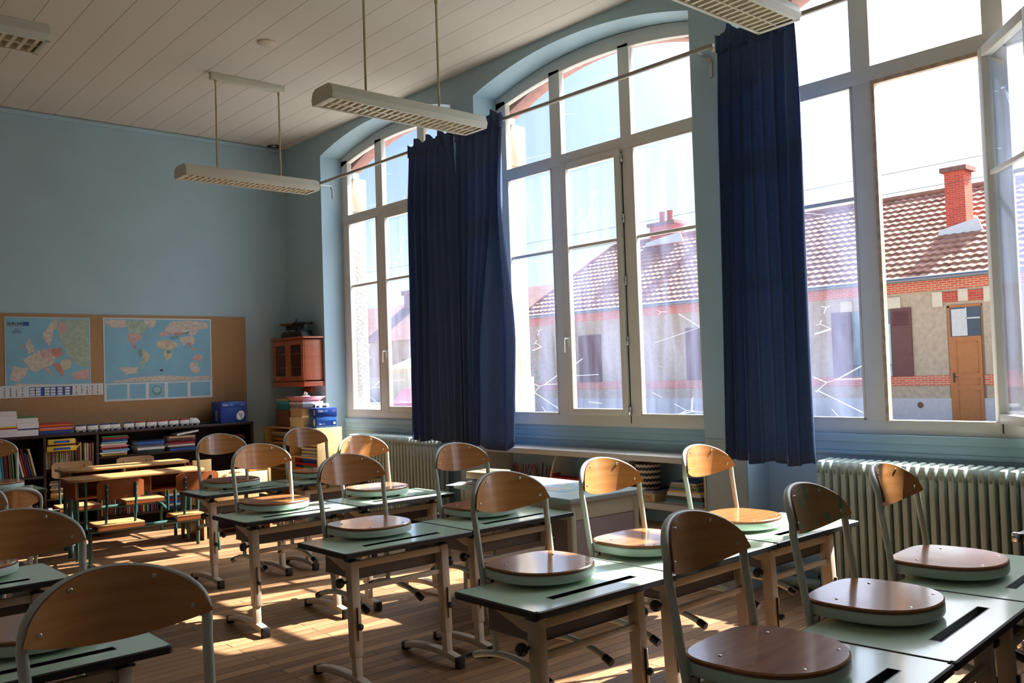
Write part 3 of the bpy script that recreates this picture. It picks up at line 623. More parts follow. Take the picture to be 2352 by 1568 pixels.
# ------------------------------------------------------------------ teacher desk
t = thing('teacher_desk', 'large pale green teacher desk with mauve-grey side panels below the white shelf', 'desk', (3.755, 3.74, 0), -.055)
TG = mat('teacher_desk_top_laminate', '#b9cfc6', .3, amt=.03, coat=.1); TE = mat('teacher_desk_edge_grey', '#8f9a9c', .5); TP = mat('mauve_grey_panel', '#8d8287', .5, amt=.04, scale=4); TL = mat('teacher_desk_leg_enamel', '#b5b5a6', .4, amt=.04)
m = MB(); m.box((0, 0, .715), (.64, 1.19, .741)); m.build('worktop', TE, t, bev=.002); m = MB(); m.box((.003, .003, .741), (.637, 1.187, .7425)); m.build('top_sheet', TG, t, smooth=False)
for x in (.03, .565):
    for y in (.03, 1.115): m = MB(); m.box((x, y, 0), (x + .045, y + .045, .715)); m.build('leg', TL, t, bev=.012, seg=3)
m = MB(); m.box((.075, .035, .61), (.565, .06, .715)); m.box((.035, .075, .61), (.06, 1.115, .715)); m.box((.58, .075, .61), (.605, 1.115, .715)); m.box((.075, 1.13, .61), (.565, 1.155, .715)); m.build('apron', TL, t, bev=.002)
m = MB(); m.box((.077, .04, .10), (.563, .055, .605)); p1 = m.build('end_panel', TP, t, bev=.002)
m = MB(); m.box((.04, .077, .10), (.055, 1.113, .605)); p2 = m.build('modesty_panel', TP, t, bev=.002)
for x, z in ((.095, .57), (.545, .57), (.095, .14), (.545, .14)): m = MB(); m.ball((x, .039, z), .006, 8, (1, .5, 1)); m.build('screw', STEEL, p1)

# ------------------------------------------------------------------ books helpers
def book(x, y, z, w, d, th, rz, tn, label, group, lying=True, tilt=0., name='book', pages=True, spine='-Y'):
    """lying: w along X, d along Y, th up.  standing: th along the row (w axis), z up = w"""
    t_ = MB(); e = min(.003, th * .15)
    if lying:
        t_.k = 0; t_.box((-w / 2, -d / 2, 0), (w / 2, d / 2, e)); t_.box((-w / 2, -d / 2, th - e), (w / 2, d / 2, th)); t_.box((-w / 2, -d / 2, 0), (w / 2, -d / 2 + e, th))
        if pages: t_.k = 1; t_.box((-w / 2 + .003, -d / 2 + e, e), (w / 2 - .003, d / 2 - .003, th - e))
    else:
        t_.k = 0; t_.box((-th / 2, -d / 2, 0), (-th / 2 + e, d / 2, w)); t_.box((th / 2 - e, -d / 2, 0), (th / 2, d / 2, w)); t_.box((-th / 2, -d / 2, 0), (th / 2, -d / 2 + e, w))
        if pages: t_.k = 1; t_.box((-th / 2 + e, -d / 2 + e, .003), (th / 2 - e, d / 2 - .003, w - .003))
    o = t_.build(name, [tone(tn), PAPER], smooth=False); o.location = (x, y, z); o.rotation_euler = (0, tilt, rz) if not lying else (0, tilt, rz)
    return tag(o, label, 'book', group)
def stack(x, y, z, n, w, d, ths, tones, where, group, seed=1, jit=.012, kindn='book', rz0=0, name='book', bottom='lying'):
    r = random.Random(seed); zz = z; N = n
    for k in range(n):
        th = ths[k % len(ths)]; tn = tones[k % len(tones)]; o_ = ORD[N - 1 - k]
        book(x + r.uniform(-jit, jit), y + r.uniform(-jit, jit), zz, w * r.uniform(.9, 1.0), d * r.uniform(.92, 1.0), th - .0008, rz0 + r.uniform(-.06, .06), tn, '%s %s, %s in %s' % (tn, kindn, o_, where), group, name=name); zz += th
    return zz
def row(x, y, z, n, heights, ths, d, tones, where, group, seed=1, lean=0., kindn='book', name='book', along='X'):
    r = random.Random(seed); xx = x
    for k in range(n):
        th = ths[k % len(ths)] * r.uniform(.85, 1.15); hgt = heights[k % len(heights)] * r.uniform(.95, 1.03); tn = tones[k % len(tones)]
        tl = lean
        book(xx + th / 2 + (hgt * math.sin(abs(tl)) * 0), y + r.uniform(-.006, .006), z + (abs(math.sin(tl)) * th / 2), hgt, d, th, 0, tn, '%s %s, %s from the left in %s' % (tn, kindn, FIRST[k], where), group, lying=False, tilt=tl, name=name)
        xx += th / max(.6, math.cos(tl)) + .0012
    return xx

# ------------------------------------------------------------------ pinboard, maps
m = MB(); m.box((.6, YB - .018, 1.06), (4.65, YB - .001, 2.24)); o = m.build('pinboard', CORK, bev=.003); tag(o, 'long tan pinboard on the back wall behind the maps', 'pinboard')
OCEAN = mat('map_ocean_blue', '#7fb6cf', .5, amt=.07, scale=5); OCE2 = mat('map_ocean_pale', '#93bcc9', .5, amt=.06, scale=4); MARG = mat('map_margin', '#cfd6da', .55, amt=.03); LPINK = mat('land_pink', '#c4a5a2', .6, amt=.18, scale=26); LGRN = mat('land_green', '#a0b5a4', .6, amt=.2, scale=20); LYEL = mat('land_yellow', '#c0bca2', .6, amt=.2, scale=20); LCRM = mat('land_cream', '#c7bfb4', .6, amt=.2, scale=34); LRED = mat('land_red', '#c28a82', .6, amt=.1, scale=20); LTEAL = mat('land_teal', '#6f9aa0', .6, amt=.2, scale=20); INK = mat('map_ink', '#2b3346', .6); FBLUE = mat('flag_blue', '#2b4b9a', .6); FRED = mat('ink_red', '#b5413f', .6)
MAPM = [OCEAN, MARG, LPINK, LGRN, LYEL, LCRM, LRED, LTEAL, INK, FBLUE, FRED, OCE2]
YP = YB - .019
def paper(m, k, poly, lift): m.k = k; m.F([m.P((x, YP - lift, z)) for x, z in poly])
def blob(m, k, pts, x0, z0, w, h, lift=.003, sub=3, jit=.008, seed=1):
    r = random.Random(seed); out = []
    n = len(pts); lift += .00005 * seed
    for i in range(n):
        a, b = pts[i], pts[(i + 1) % n]
        for s_ in range(sub):
            u = s_ / sub; out.append((x0 + w * (a[0] + (b[0] - a[0]) * u + r.uniform(-jit, jit)), z0 + h * (1 - (a[1] + (b[1] - a[1]) * u + r.uniform(-jit, jit)))))
    paper(m, k, out, lift)
# world map (X 3.07..4.235, z 1.33..2.21)
m = MB(); wx, wz, ww, wh = 3.07, 1.33, 1.165, .88
m.k = 1; m.box((wx, YP - .002, wz), (wx + ww, YP, wz + wh))
paper(m, 0, [(wx + .012, wz + .19), (wx + ww - .012, wz + .19), (wx + ww - .012, wz + wh - .012), (wx + .012, wz + wh - .012)], .0024)
sc = (wx, wz + .19, ww, wh - .19)
def WB(k, pts, seed=1, lift=.003, j=.006): blob(m, k, pts, sc[0], sc[1], sc[2], sc[3], lift, 3, j, seed)
WB(5, [(.02, .03), (.20, .03), (.24, .12), (.12, .16), (.08, .15), (.02, .08)], 1); WB(3, [(.20, .06), (.30, .03), (.40, .06), (.38, .20), (.33, .24), (.24, .25), (.21, .17)], 2)
WB(2, [(.21, .24), (.35, .25), (.33, .32), (.29, .36), (.26, .42), (.22, .36)], 3); WB(6, [(.235, .36), (.265, .42), (.30, .47), (.285, .48), (.25, .44)], 4); WB(5, [(.36, .02), (.47, .02), (.46, .12), (.42, .17), (.38, .10)], 5)
WB(7, [(.30, .49), (.34, .48), (.34, .58), (.32, .62), (.295, .55)], 6); WB(4, [(.34, .49), (.42, .58), (.40, .66), (.365, .70), (.345, .62)], 7); WB(3, [(.33, .63), (.365, .68), (.35, .80), (.34, .82), (.325, .72)], 8)
WB(5, [(.55, .18), (.62, .05), (.80, .03), (.97, .06), (.98, .14), (.88, .18), (.84, .26), (.70, .24), (.60, .24)], 9); WB(2, [(.51, .22), (.58, .20), (.60, .27), (.53, .29), (.50, .27)], 10, .0034)
WB(6, [(.64, .22), (.73, .23), (.71, .27), (.64, .26)], 11, .0034); WB(7, [(.60, .29), (.68, .27), (.66, .33), (.61, .33)], 12, .0034); WB(7, [(.71, .22), (.79, .21), (.77, .25), (.72, .26)], 13, .0034)
WB(4, [(.48, .36), (.56, .34), (.66, .38), (.67, .44), (.62, .50), (.60, .62), (.56, .68), (.54, .60), (.54, .50), (.48, .46)], 14); WB(2, [(.55, .36), (.60, .36), (.58, .46), (.55, .44)], 15, .0034); WB(7, [(.56, .50), (.61, .49), (.60, .55), (.57, .56)], 16, .0034)
WB(5, [(.69, .30), (.82, .26), (.84, .36), (.80, .44), (.76, .37), (.73, .44), (.70, .36)], 17); WB(6, [(.76, .37), (.80, .40), (.81, .48), (.78, .43)], 18, .0034); WB(2, [(.80, .46), (.86, .50), (.84, .52), (.80, .50)], 19)
WB(2, [(.82, .60), (.87, .56), (.91, .60), (.90, .68), (.86, .67), (.81, .66)], 20, .0034); WB(5, [(.15, .76), (.30, .76), (.30, .86), (.18, .88)], 21, .003, .015); WB(5, [(.08, .97), (.30, .92), (.60, .90), (.80, .94), (.97, .92), (.97, .985), (.08, .985)], 22); WB(5, [(.76, .72), (.86, .72), (.90, .84), (.80, .88)], 23, .003, .02)
for a, b in ((.02, .20), (.22, .365), (.395, .54), (.57, .755), (.785, .98)): paper(m, 0, [(wx + ww * a, wz + .02), (wx + ww * b, wz + .02), (wx + ww * b, wz + .175), (wx + ww * a, wz + .175)], .0024)
paper(m, 11, [(wx + ww * .468 + .062 * math.cos(2 * PI * k / 24), wz + .097 + .066 * math.sin(2 * PI * k / 24)) for k in range(24)], .003)
paper(m, 7, [(wx + ww * .468 + .055 * math.cos(2 * PI * k / 24), wz + .097 + .058 * math.sin(2 * PI * k / 24)) for k in range(24)], .0034); paper(m, 11, [(wx + ww * .468 + .04 * math.cos(2 * PI * k / 14), wz + .107 + .032 * math.sin(2 * PI * k / 14)) for k in range(14)], .0038)
m.k = 8; m.box((wx + ww * .50, YP - .005, wz + .305), (wx + ww * .525, YP - .003, wz + .325))
o = m.build('world_map', MAPM, smooth=False); o.rotation_euler = (0, 0, 0); tag(o, 'large world map with inset maps below, pinned on the tan board', 'map')
# europe map
m = MB(); ex, ez, ew, eh = 2.15, 1.50, .79, .705
m.k = 1; m.box((ex, YP - .002, ez), (ex + ew, YP, ez + eh)); paper(m, 0, [(ex + .006, ez + .006), (ex + ew - .006, ez + .006), (ex + ew - .006, ez + eh - .006), (ex + .006, ez + eh - .006)], .0024)
def EB(k, pts, seed=1, lift=.003, j=.008): blob(m, k, pts, ex, ez, ew, eh, lift, 3, j, seed)
EB(3, [(.66, .03), (.98, .03), (.98, .72), (.84, .70), (.72, .55), (.68, .40), (.60, .26), (.70, .12)], 1); EB(5, [(.42, .28), (.50, .12), (.58, .03), (.62, .05), (.56, .16), (.55, .30), (.50, .40)], 2); EB(4, [(.55, .05), (.62, .02), (.58, .18), (.55, .16)], 3, .0034)
EB(2, [(.62, .20), (.60, .12), (.64, .05), (.70, .10), (.69, .24), (.64, .27)], 4, .0034); EB(2, [(.15, .44), (.20, .37), (.22, .43), (.17, .47)], 5); EB(5, [(.25, .50), (.24, .38), (.28, .30), (.31, .40), (.34, .48), (.27, .52)], 6)
EB(5, [(.20, .60), (.30, .54), (.38, .48), (.52, .44), (.58, .55), (.56, .68), (.44, .72), (.34, .78), (.26, .72)], 7); EB(6, [(.53, .45), (.64, .44), (.67, .54), (.60, .58), (.53, .53)], 8, .0036); EB(2, [(.40, .46), (.52, .46), (.52, .58), (.42, .60)], 9, .0034)
EB(5, [(.05, .88), (.08, .70), (.26, .72), (.22, .84), (.14, .91)], 10); EB(2, [(.44, .72), (.48, .70), (.56, .84), (.54, .84), (.47, .76)], 11); EB(4, [(.64, .62), (.76, .60), (.76, .72), (.68, .76), (.62, .70)], 12, .0034); EB(6, [(.54, .66), (.62, .66), (.68, .80), (.66, .88), (.62, .80)], 13, .0034); EB(2, [(.76, .82), (.86, .77), (.98, .75), (.98, .90), (.80, .90)], 14); EB(5, [(.06, .98), (.14, .93), (.50, .96), (.56, .985), (.06, .985)], 15)
m.k = 8; text_on(m, 'EUROPE', .037, (ex + .024, YP, ez + eh - .082), (1, 0, 0), (0, 0, 1), .0042, bold=True)
m.k = 9; m.box((ex + .165, YP - .005, ez + eh - .088), (ex + .218, YP - .0035, ez + eh - .05)); m.k = 10; m.box((ex + .022, YP - .0045, ez + eh - .0945), (ex + .155, YP - .0035, ez + eh - .091))
for k in range(4): m.k = 8; m.box((ex + .085 - .02 * (k > 1), YP - .0045, ez + eh - .125 - .012 * k), (ex + .13 + .02 * (k > 1), YP - .0035, ez + eh - .122 - .012 * k))
o = m.build('europe_map', MAPM, smooth=False); tag(o, 'smaller map of Europe headed EUROPE, pinned left of the world map', 'map')
# flag strip
m = MB(); m.k = 1; m.box((1.30, YP - .0055, 1.405), (3.06, YP - .0045, 1.525)); r = random.Random(4)
m.k = 9; m.box((2.36, YP - .0065, 1.415), (2.76, YP - .0055, 1.505))
m.k = 1
for a in (2.365, 2.42, 2.50, 2.555, 2.62, 2.69):
    for b_ in (1.42, 1.448, 1.476): m.box((a, YP - .0075, b_), (a + .045, YP - .0065, b_ + .022))
for cx_ in [1.34 + .053 * k for k in range(19)] + [2.79 + .052 * k for k in range(5)]:
    for q_ in range(6):
        m.k = r.choice((9, 10, 8, 3, 4)); zz = 1.418 + .0155 * q_; m.box((cx_, YP - .0065, zz), (cx_ + .012, YP - .0055, zz + .009)); m.k = 5; m.box((cx_ + .016, YP - .0065, zz + .003), (cx_ + .038, YP - .0055, zz + .005))
o = m.build('flag_strip', MAPM, smooth=False); tag(o, 'long white strip of small flags pinned below the map of Europe', 'poster')

# ------------------------------------------------------------------ long dark bookshelf
BX0, BX1, BY0, BY1, BZ = 1.0, 4.57, 9.53, 9.85, 1.04
t = thing('bookshelf', 'long dark brown bookshelf along the back wall', 'bookshelf', (2.8, 9.69, 0))
m = MB(); m.box((BX0, BY0, BZ - .028), (BX1, BY1, BZ)); m.build('top_board', DKSHELF, t, world=True, bev=.003)
for x in (BX0, 2.40, 2.885, 4.545): m = MB(); m.box((x, BY0 + .004, 0), (x + .025, BY1, BZ - .028)); m.build('upright', DKSHELF, t, world=True, bev=.002)
SH = [(BX0 + .025, 2.40, .645), (BX0 + .025, 2.40, .20), (2.425, 2.885, .70), (2.425, 2.885, .42), (2.425, 2.885, .16), (2.91, 4.545, .785), (2.91, 4.545, .46), (2.91, 4.545, .18)]
for a, b_, z in SH: m = MB(); m.box((a, BY0 + .006, z - .022), (b_, BY1, z)); m.build('shelf', DKSHELF, t, world=True, bev=.002)
m = MB(); m.box((BX0, BY1 - .006, 0), (BX1, BY1, BZ - .03)); m.build('back_panel', DKSHELF, t, world=True)
yc = BY0 + .12
# things on top
def flat(x, y, z, w, d, th, tn, label, cat, group, rz=0, name='paper_stack', mats=None, bev=0):
    q = MB(); q.box((-w / 2, -d / 2, 0), (w / 2, d / 2, th)); o = q.build(name, mats or tone(tn), bev=bev); o.location = (x, y, z); o.rotation_euler = (0, 0, rz); return tag(o, label, cat, group)
for x, w, lst in ((2.06, .25, [(.075, PAPER, 'lowest block of white paper'), (.012, tone('red'), 'red folder'), (.014, tone('yellow'), 'yellow folder'), (.055, PAPER, 'middle block of white paper'), (.045, PAPER, 'upper block of white paper'), (.04, PAPER, 'topmost block of white paper')]),
                  (2.265, .19, [(.06, PAPER, 'lowest block of paper'), (.012, tone('navy'), 'dark blue folder'), (.055, PAPER, 'middle block of paper'), (.045, PAPER, 'upper block of paper'), (.012, tone('green'), 'green folder')])):
    z = BZ
    for k, (th, mm, nm) in enumerate(lst):
        o = flat(x + random.uniform(-.006, .006), yc + .02, z, w, .26, th - .001, None, nm + (' in the pile at the left edge of the shelf top' if x < 2.2 else ' in the narrower pile on the shelf top'), 'paper' if mm is PAPER else 'folder', 'paper piles on the bookshelf', random.uniform(-.05, .05), 'paper_block' if mm is PAPER else 'folder', mm); z += th
z = BZ
for k, tn in enumerate(['navy', 'blue', 'navy', 'orange', 'pink', 'red', 'orange', 'red']):
    flat(2.525 + random.uniform(-.01, .01), yc + .02, z, .30, .24, .0125, tn, '%s folder, %s in the pile left of the toy train' % (tn, ORD[7 - k]), 'folder', 'folders left of the toy train', random.uniform(-.06, .06), 'folder'); z += .0135
# toy train
def wagon(x, roof, label, engine=False):
    t = thing('toy_locomotive' if engine else 'toy_wagon', label, 'toy train', (x, BY0 + .06, BZ), 0, 'toy train on the bookshelf')
    WH = mat('toy_white_plastic', '#d5d9dc', .35, amt=.02)
    q = MB()
    if engine: q.prism([(-.052, .018), (.060, .018), (.056, .042), (.036, .066), (.01, .078), (-.052, .078)], -.026, .026, 'Y')
    else: q.box((-.050, -.026, .018), (.050, .026, .062))
    q.build('body', WH, t, bev=.006)
    if not engine: q = MB(); q.box((-.043, -.024, .062), (.040, .024, .074)); q.build('roof', tone(roof), t, bev=.003)
    for a in (-.03, .03):
        for s_ in (-1, 1): q = MB(); q.lathe([(.014, 0), (.0145, s_ * .003), (.0145, s_ * .006), (.008, s_ * .008), (.004, s_ * .007)], (a, s_ * .024, .0145), 12, 'Y'); q.build('wheel', tone('grey'), t)
for k in range(10):
    x = 2.752 + .1165 * k if k != 3 else 2.752 + .1165 * 3 - .018
    cn = ['blue', 'blue', 'blue', 'blue', 'blue', 'red', 'red', 'red', 'red', 'red'][k]
    wagon(x, 'navy' if cn == 'blue' else 'red', 'white toy wagon with a %s roof, %s from the left in the toy train' % (cn, FIRST[k]))
wagon(2.752 + .1165 * 10 - .008, None, 'rounded white toy locomotive at the right head of the toy train', True)

# paper carton with printed label
def carton(x, y, z, w, d, h, rz, label, parts=1):
    NB = mat('carton_navy_blue', '#1f3f92', .35, amt=.05); MBl = mat('carton_mid_blue', '#2a62ad', .35, amt=.05); WT = mat('carton_white_print', '#dfe3ea', .5); LB = mat('carton_light_blue_print', '#4fb0e4', .5)
    t = thing('paper_carton', label, 'box', (x, y, z), rz)
    if parts == 2:
        m = MB(); m.box((-w / 2, -d / 2, 0), (w / 2, d / 2, h * .60)); m.build('body', MBl, t, bev=.003); m = MB(); m.box((-w / 2 - .003, -d / 2 - .003, h * .55), (w / 2 + .003, d / 2 + .003, h)); m.build('lid', NB, t, bev=.004)
        m = MB(); m.box((-w / 2 + .01, -d / 2 - .002, h * .1), (w / 2 - .01, -d / 2, h * .36)); m.build('label_band', NB, t)
    else:
        m = MB(); m.box((-w / 2, -d / 2, 0), (w / 2, d / 2, h)); m.build('body', NB, t, bev=.003); m = MB(); m.box((-w / 2 - .003, -d / 2 - .003, h * .72), (w / 2 + .003, d / 2 + .003, h)); m.build('lid', mat('carton_lid_blue', '#2b4da6', .35), t, bev=.004)
    m = MB(); yf = -d / 2 - .0045; s_ = h * .145
    m.k = 0; text_on(m, 'Clair', s_, (-w / 2 + .02, yf, h * .80), (1, 0, 0), (0, 0, 1), .0005, bold=True); m.k = 1; text_on(m, 'alfa', s_, (-w / 2 + .02 + s_ * 2.25, yf, h * .80), (1, 0, 0), (0, 0, 1), .0005, bold=True)
    m.k = 0
    for k in range(2): m.box((w * .28, yf - .0005, h * (.86 - .05 * k)), (w * .44, yf, h * (.87 - .05 * k)))
    if parts == 2:
        text_on(m, 'Clair', s_ * .62, (-w / 2 + .025, yf + .001, h * .17), (1, 0, 0), (0, 0, 1), .0005, bold=True); m.k = 1; text_on(m, 'alfa', s_ * .62, (-w / 2 + .025 + s_ * 1.4, yf + .001, h * .17), (1, 0, 0), (0, 0, 1), .0005, bold=True); m.k = 0
        m.box((w * .32, yf, h * .16), (w * .43, yf + .001, h * .28))
        X0 = -w / 2 - .0045
        m.box((X0, -d * .40, h * .66), (X0 + .001, -d * .18, h * .90)); m.k = 2
        for k in range(6): m.box((X0 - .0006, -d * .38 + k * d * .033, h * .69), (X0, -d * .38 + k * d * .033 + d * .015, h * .87))
        m.k = 0; m.F([m.P((X0 + .0005, -d * .25 + d * .13 * math.cos(2 * PI * k / 22), h * .27 + h * .2 * math.sin(2 * PI * k / 22))) for k in range(22)])
    else:
        m.F([m.P((w * .27 + w * .16 * math.cos(2 * PI * k / 24) + w * .03 * math.sin(2 * PI * k / 24), yf + .003, h * .33 + h * .22 * math.sin(2 * PI * k / 24))) for k in range(24)][::-1]); m.k = 2
        for a, b_ in (((.20, .42), (.34, .38)), ((.34, .38), (.28, .22)), ((.20, .42), (.28, .30)), ((.28, .30), (.29, .18))): m.bar((w * a[0], yf + .002, h * a[1]), (w * b_[0], yf + .002, h * b_[1]), .004, .003, (0, 1, 0))
        m.k = 0
        for k in range(5): m.box((-w / 2 - .001, -d * .1, h * (.12 + .1 * k)), (-w / 2 - .0002, d * .1, h * (.18 + .1 * k)))
    m.build('printed_label', [WT, LB, tone('navy')], t, smooth=False)
    return t
carton(4.345, BY0 + .14, BZ, .30, .22, .235, .04, 'dark blue paper carton at the right end of the dark bookshelf top', 1)
# books in compartments
gl = 'books in the left bay of the dark bookshelf'
row(1.93, yc, .646, 8, [.25, .27, .23], [.028, .022, .032], .19, ['dark grey', 'navy', 'white', 'light blue', 'teal', 'dark red', 'brown', 'green'], 'the left bay of the dark bookshelf', gl, 2, -.06)
row(2.20, yc, .648, 7, [.27, .24, .22], [.02, .018, .024], .19, ['green', 'white', 'red', 'dark red', 'navy', 'brown', 'cream'], 'the left bay, leaning group', gl, 3, -.22)
row(2.44, yc + .02, .701, 15, [.165], [.0165], .15, ['cream', 'beige', 'cream', 'pink', 'beige', 'cream', 'lime', 'cream'], 'the pale spines under the yellow cases', 'pale spines under the yellow cases', 5)
row(2.70, yc + .02, .701, 3, [.27, .26, .25], [.02, .022, .018], .18, ['brown', 'dark red', 'beige'], 'the tall books beside the yellow cases', 'tall books beside the yellow cases', 8)
row(2.785, yc + .02, .701, 4, [.235, .24], [.021], .18, ['cream', 'white', 'pink', 'cream'], 'the pale books left of the bright stack', 'pale books left of the bright stack', 9)
def case(z, w, label, tn='yellow', flap=False, x=2.565):
    t = thing('plastic_case', label, 'case', (x, yc - .01, z), 0, 'yellow plastic cases in the bookshelf'); q = MB(); q.box((-w / 2, -.12, 0), (w / 2, .12, .05)); q.build('body', tone(tn), t, bev=.008)
    q = MB(); q.box((-w * .24, -.124, .014), (w * .24, -.119, .036)); q.ball((-w * .24, -.122, .025), .014, 8, (1, .2, 1)); q.ball((w * .24, -.122, .025), .014, 8, (1, .2, 1)); q.build('handle', tone('blue'), t)
    if flap: q = MB(); q.prism([(w / 2 - .01, .005), (w / 2 + .045, .062), (w / 2 + .035, .068), (w / 2 - .012, .02)], -.11, .10, 'Y'); q.build('flap', tone(tn), t)
case(.872, .27, 'bright yellow plastic case with a blue handle and raised flap, the lower of two', flap=True)
flat(2.565, yc - .01, .9235, .26, .2, .015, 'dark red', 'dark red flat box between the two yellow cases', 'box', None, name='flat_box')
case(.940, .25, 'duller yellow plastic case with a blue handle, the upper of two')
g2 = 'books lying in the bright stack of the dark bookshelf'
stack(3.07, yc, .786, 10, .27, .2, [.022, .018, .024, .02, .017], ['yellow', 'white', 'light blue', 'red', 'pink', 'cream', 'light blue', 'blue', 'red', 'green'], 'the bright stack right of the yellow cases', g2, 3)
stack(3.43, yc, .786, 5, .29, .2, [.03, .028, .026, .036, .012], ['dark green', 'white', 'grey', 'blue', 'black'], 'the low stack in the middle of the dark bookshelf', 'books in the low middle stack', 6)
zt = stack(3.775, yc, .786, 7, .30, .2, [.022, .02, .024, .02, .022, .022], ['blue', 'grey', 'white', 'red', 'dark red', 'grey', 'beige'], 'the untidy stack right of middle', 'books in the untidy stack', 9, jit=.025)
o = book(3.82, yc - .02, zt + .018, .24, .18, .02, .05, 'white', 'white tilted book on top of the untidy stack', 'books in the untidy stack', tilt=-.13)
stack(4.33, yc, .786, 5, .28, .2, [.022, .022, .02, .03, .024], ['teal', 'dark green', 'dark green', 'black', 'dark red'], 'the dark stack at the right end of the bookshelf', 'books at the right end of the bookshelf', 12)
stack(3.05, yc, .461, 4, .26, .2, [.024, .02], ['light blue', 'white', 'pink', 'cream'], 'the short stack on the middle shelf at left', 'books on the middle shelf', 14)
stack(3.42, yc, .461, 5, .28, .2, [.022, .026], ['light blue', 'blue', 'grey', 'turquoise', 'light blue'], 'the blue stack on the middle shelf', 'books on the middle shelf', 15)
stack(3.86, yc, .461, 6, .28, .2, [.022, .026], ['white', 'mauve', 'grey', 'light blue', 'navy', 'white'], 'the stack on the middle shelf behind the birch bins', 'books on the middle shelf', 16)
row(2.93, yc, .181, 16, [.225, .215, .23], [.0195, .017, .022], .18, ['beige', 'brown', 'cream', 'dark red', 'pink', 'brown', 'grey', 'dark green', 'dark grey', 'purple', 'dark red', 'brown', 'mauve', 'cream', 'red', 'grey'], 'the lowest shelf under the old desks', 'books on the lowest shelf', 20, 0)
row(3.28, yc, .181, 11, [.225, .235], [.02, .018], .18, ['light blue', 'dark grey', 'red', 'cream', 'green', 'lime', 'navy', 'purple', 'dark red', 'brown', 'dark grey'], 'the lowest shelf, right half', 'books on the lowest shelf', 21, 0)
stack(3.66, yc, .181, 9, .19, .2, [.028, .024, .026], ['navy', 'white', 'blue', 'red', 'navy', 'white', 'orange', 'yellow', 'light blue'], 'the colourful stack at the right of the lowest shelf', 'books in the lowest colourful stack', 22, .006)
stack(2.50, yc, .161, 7, .12, .2, [.024], ['grey', 'white', 'mauve', 'white', 'grey', 'teal', 'white'], 'the narrow stack low in the second bay, left', 'booklets low in the second bay', 23, .006)
stack(2.66, yc, .161, 7, .12, .2, [.024], ['white', 'pink', 'grey', 'white', 'red', 'grey', 'white'], 'the narrow stack low in the second bay, right', 'booklets low in the second bay', 24, .006)
stack(2.55, yc, .421, 7, .17, .2, [.026, .022], ['yellow', 'beige', 'brown', 'cream', 'grey', 'white', 'grey'], 'the stack on the second bay middle shelf', 'booklets on the second bay shelf', 25, .01)

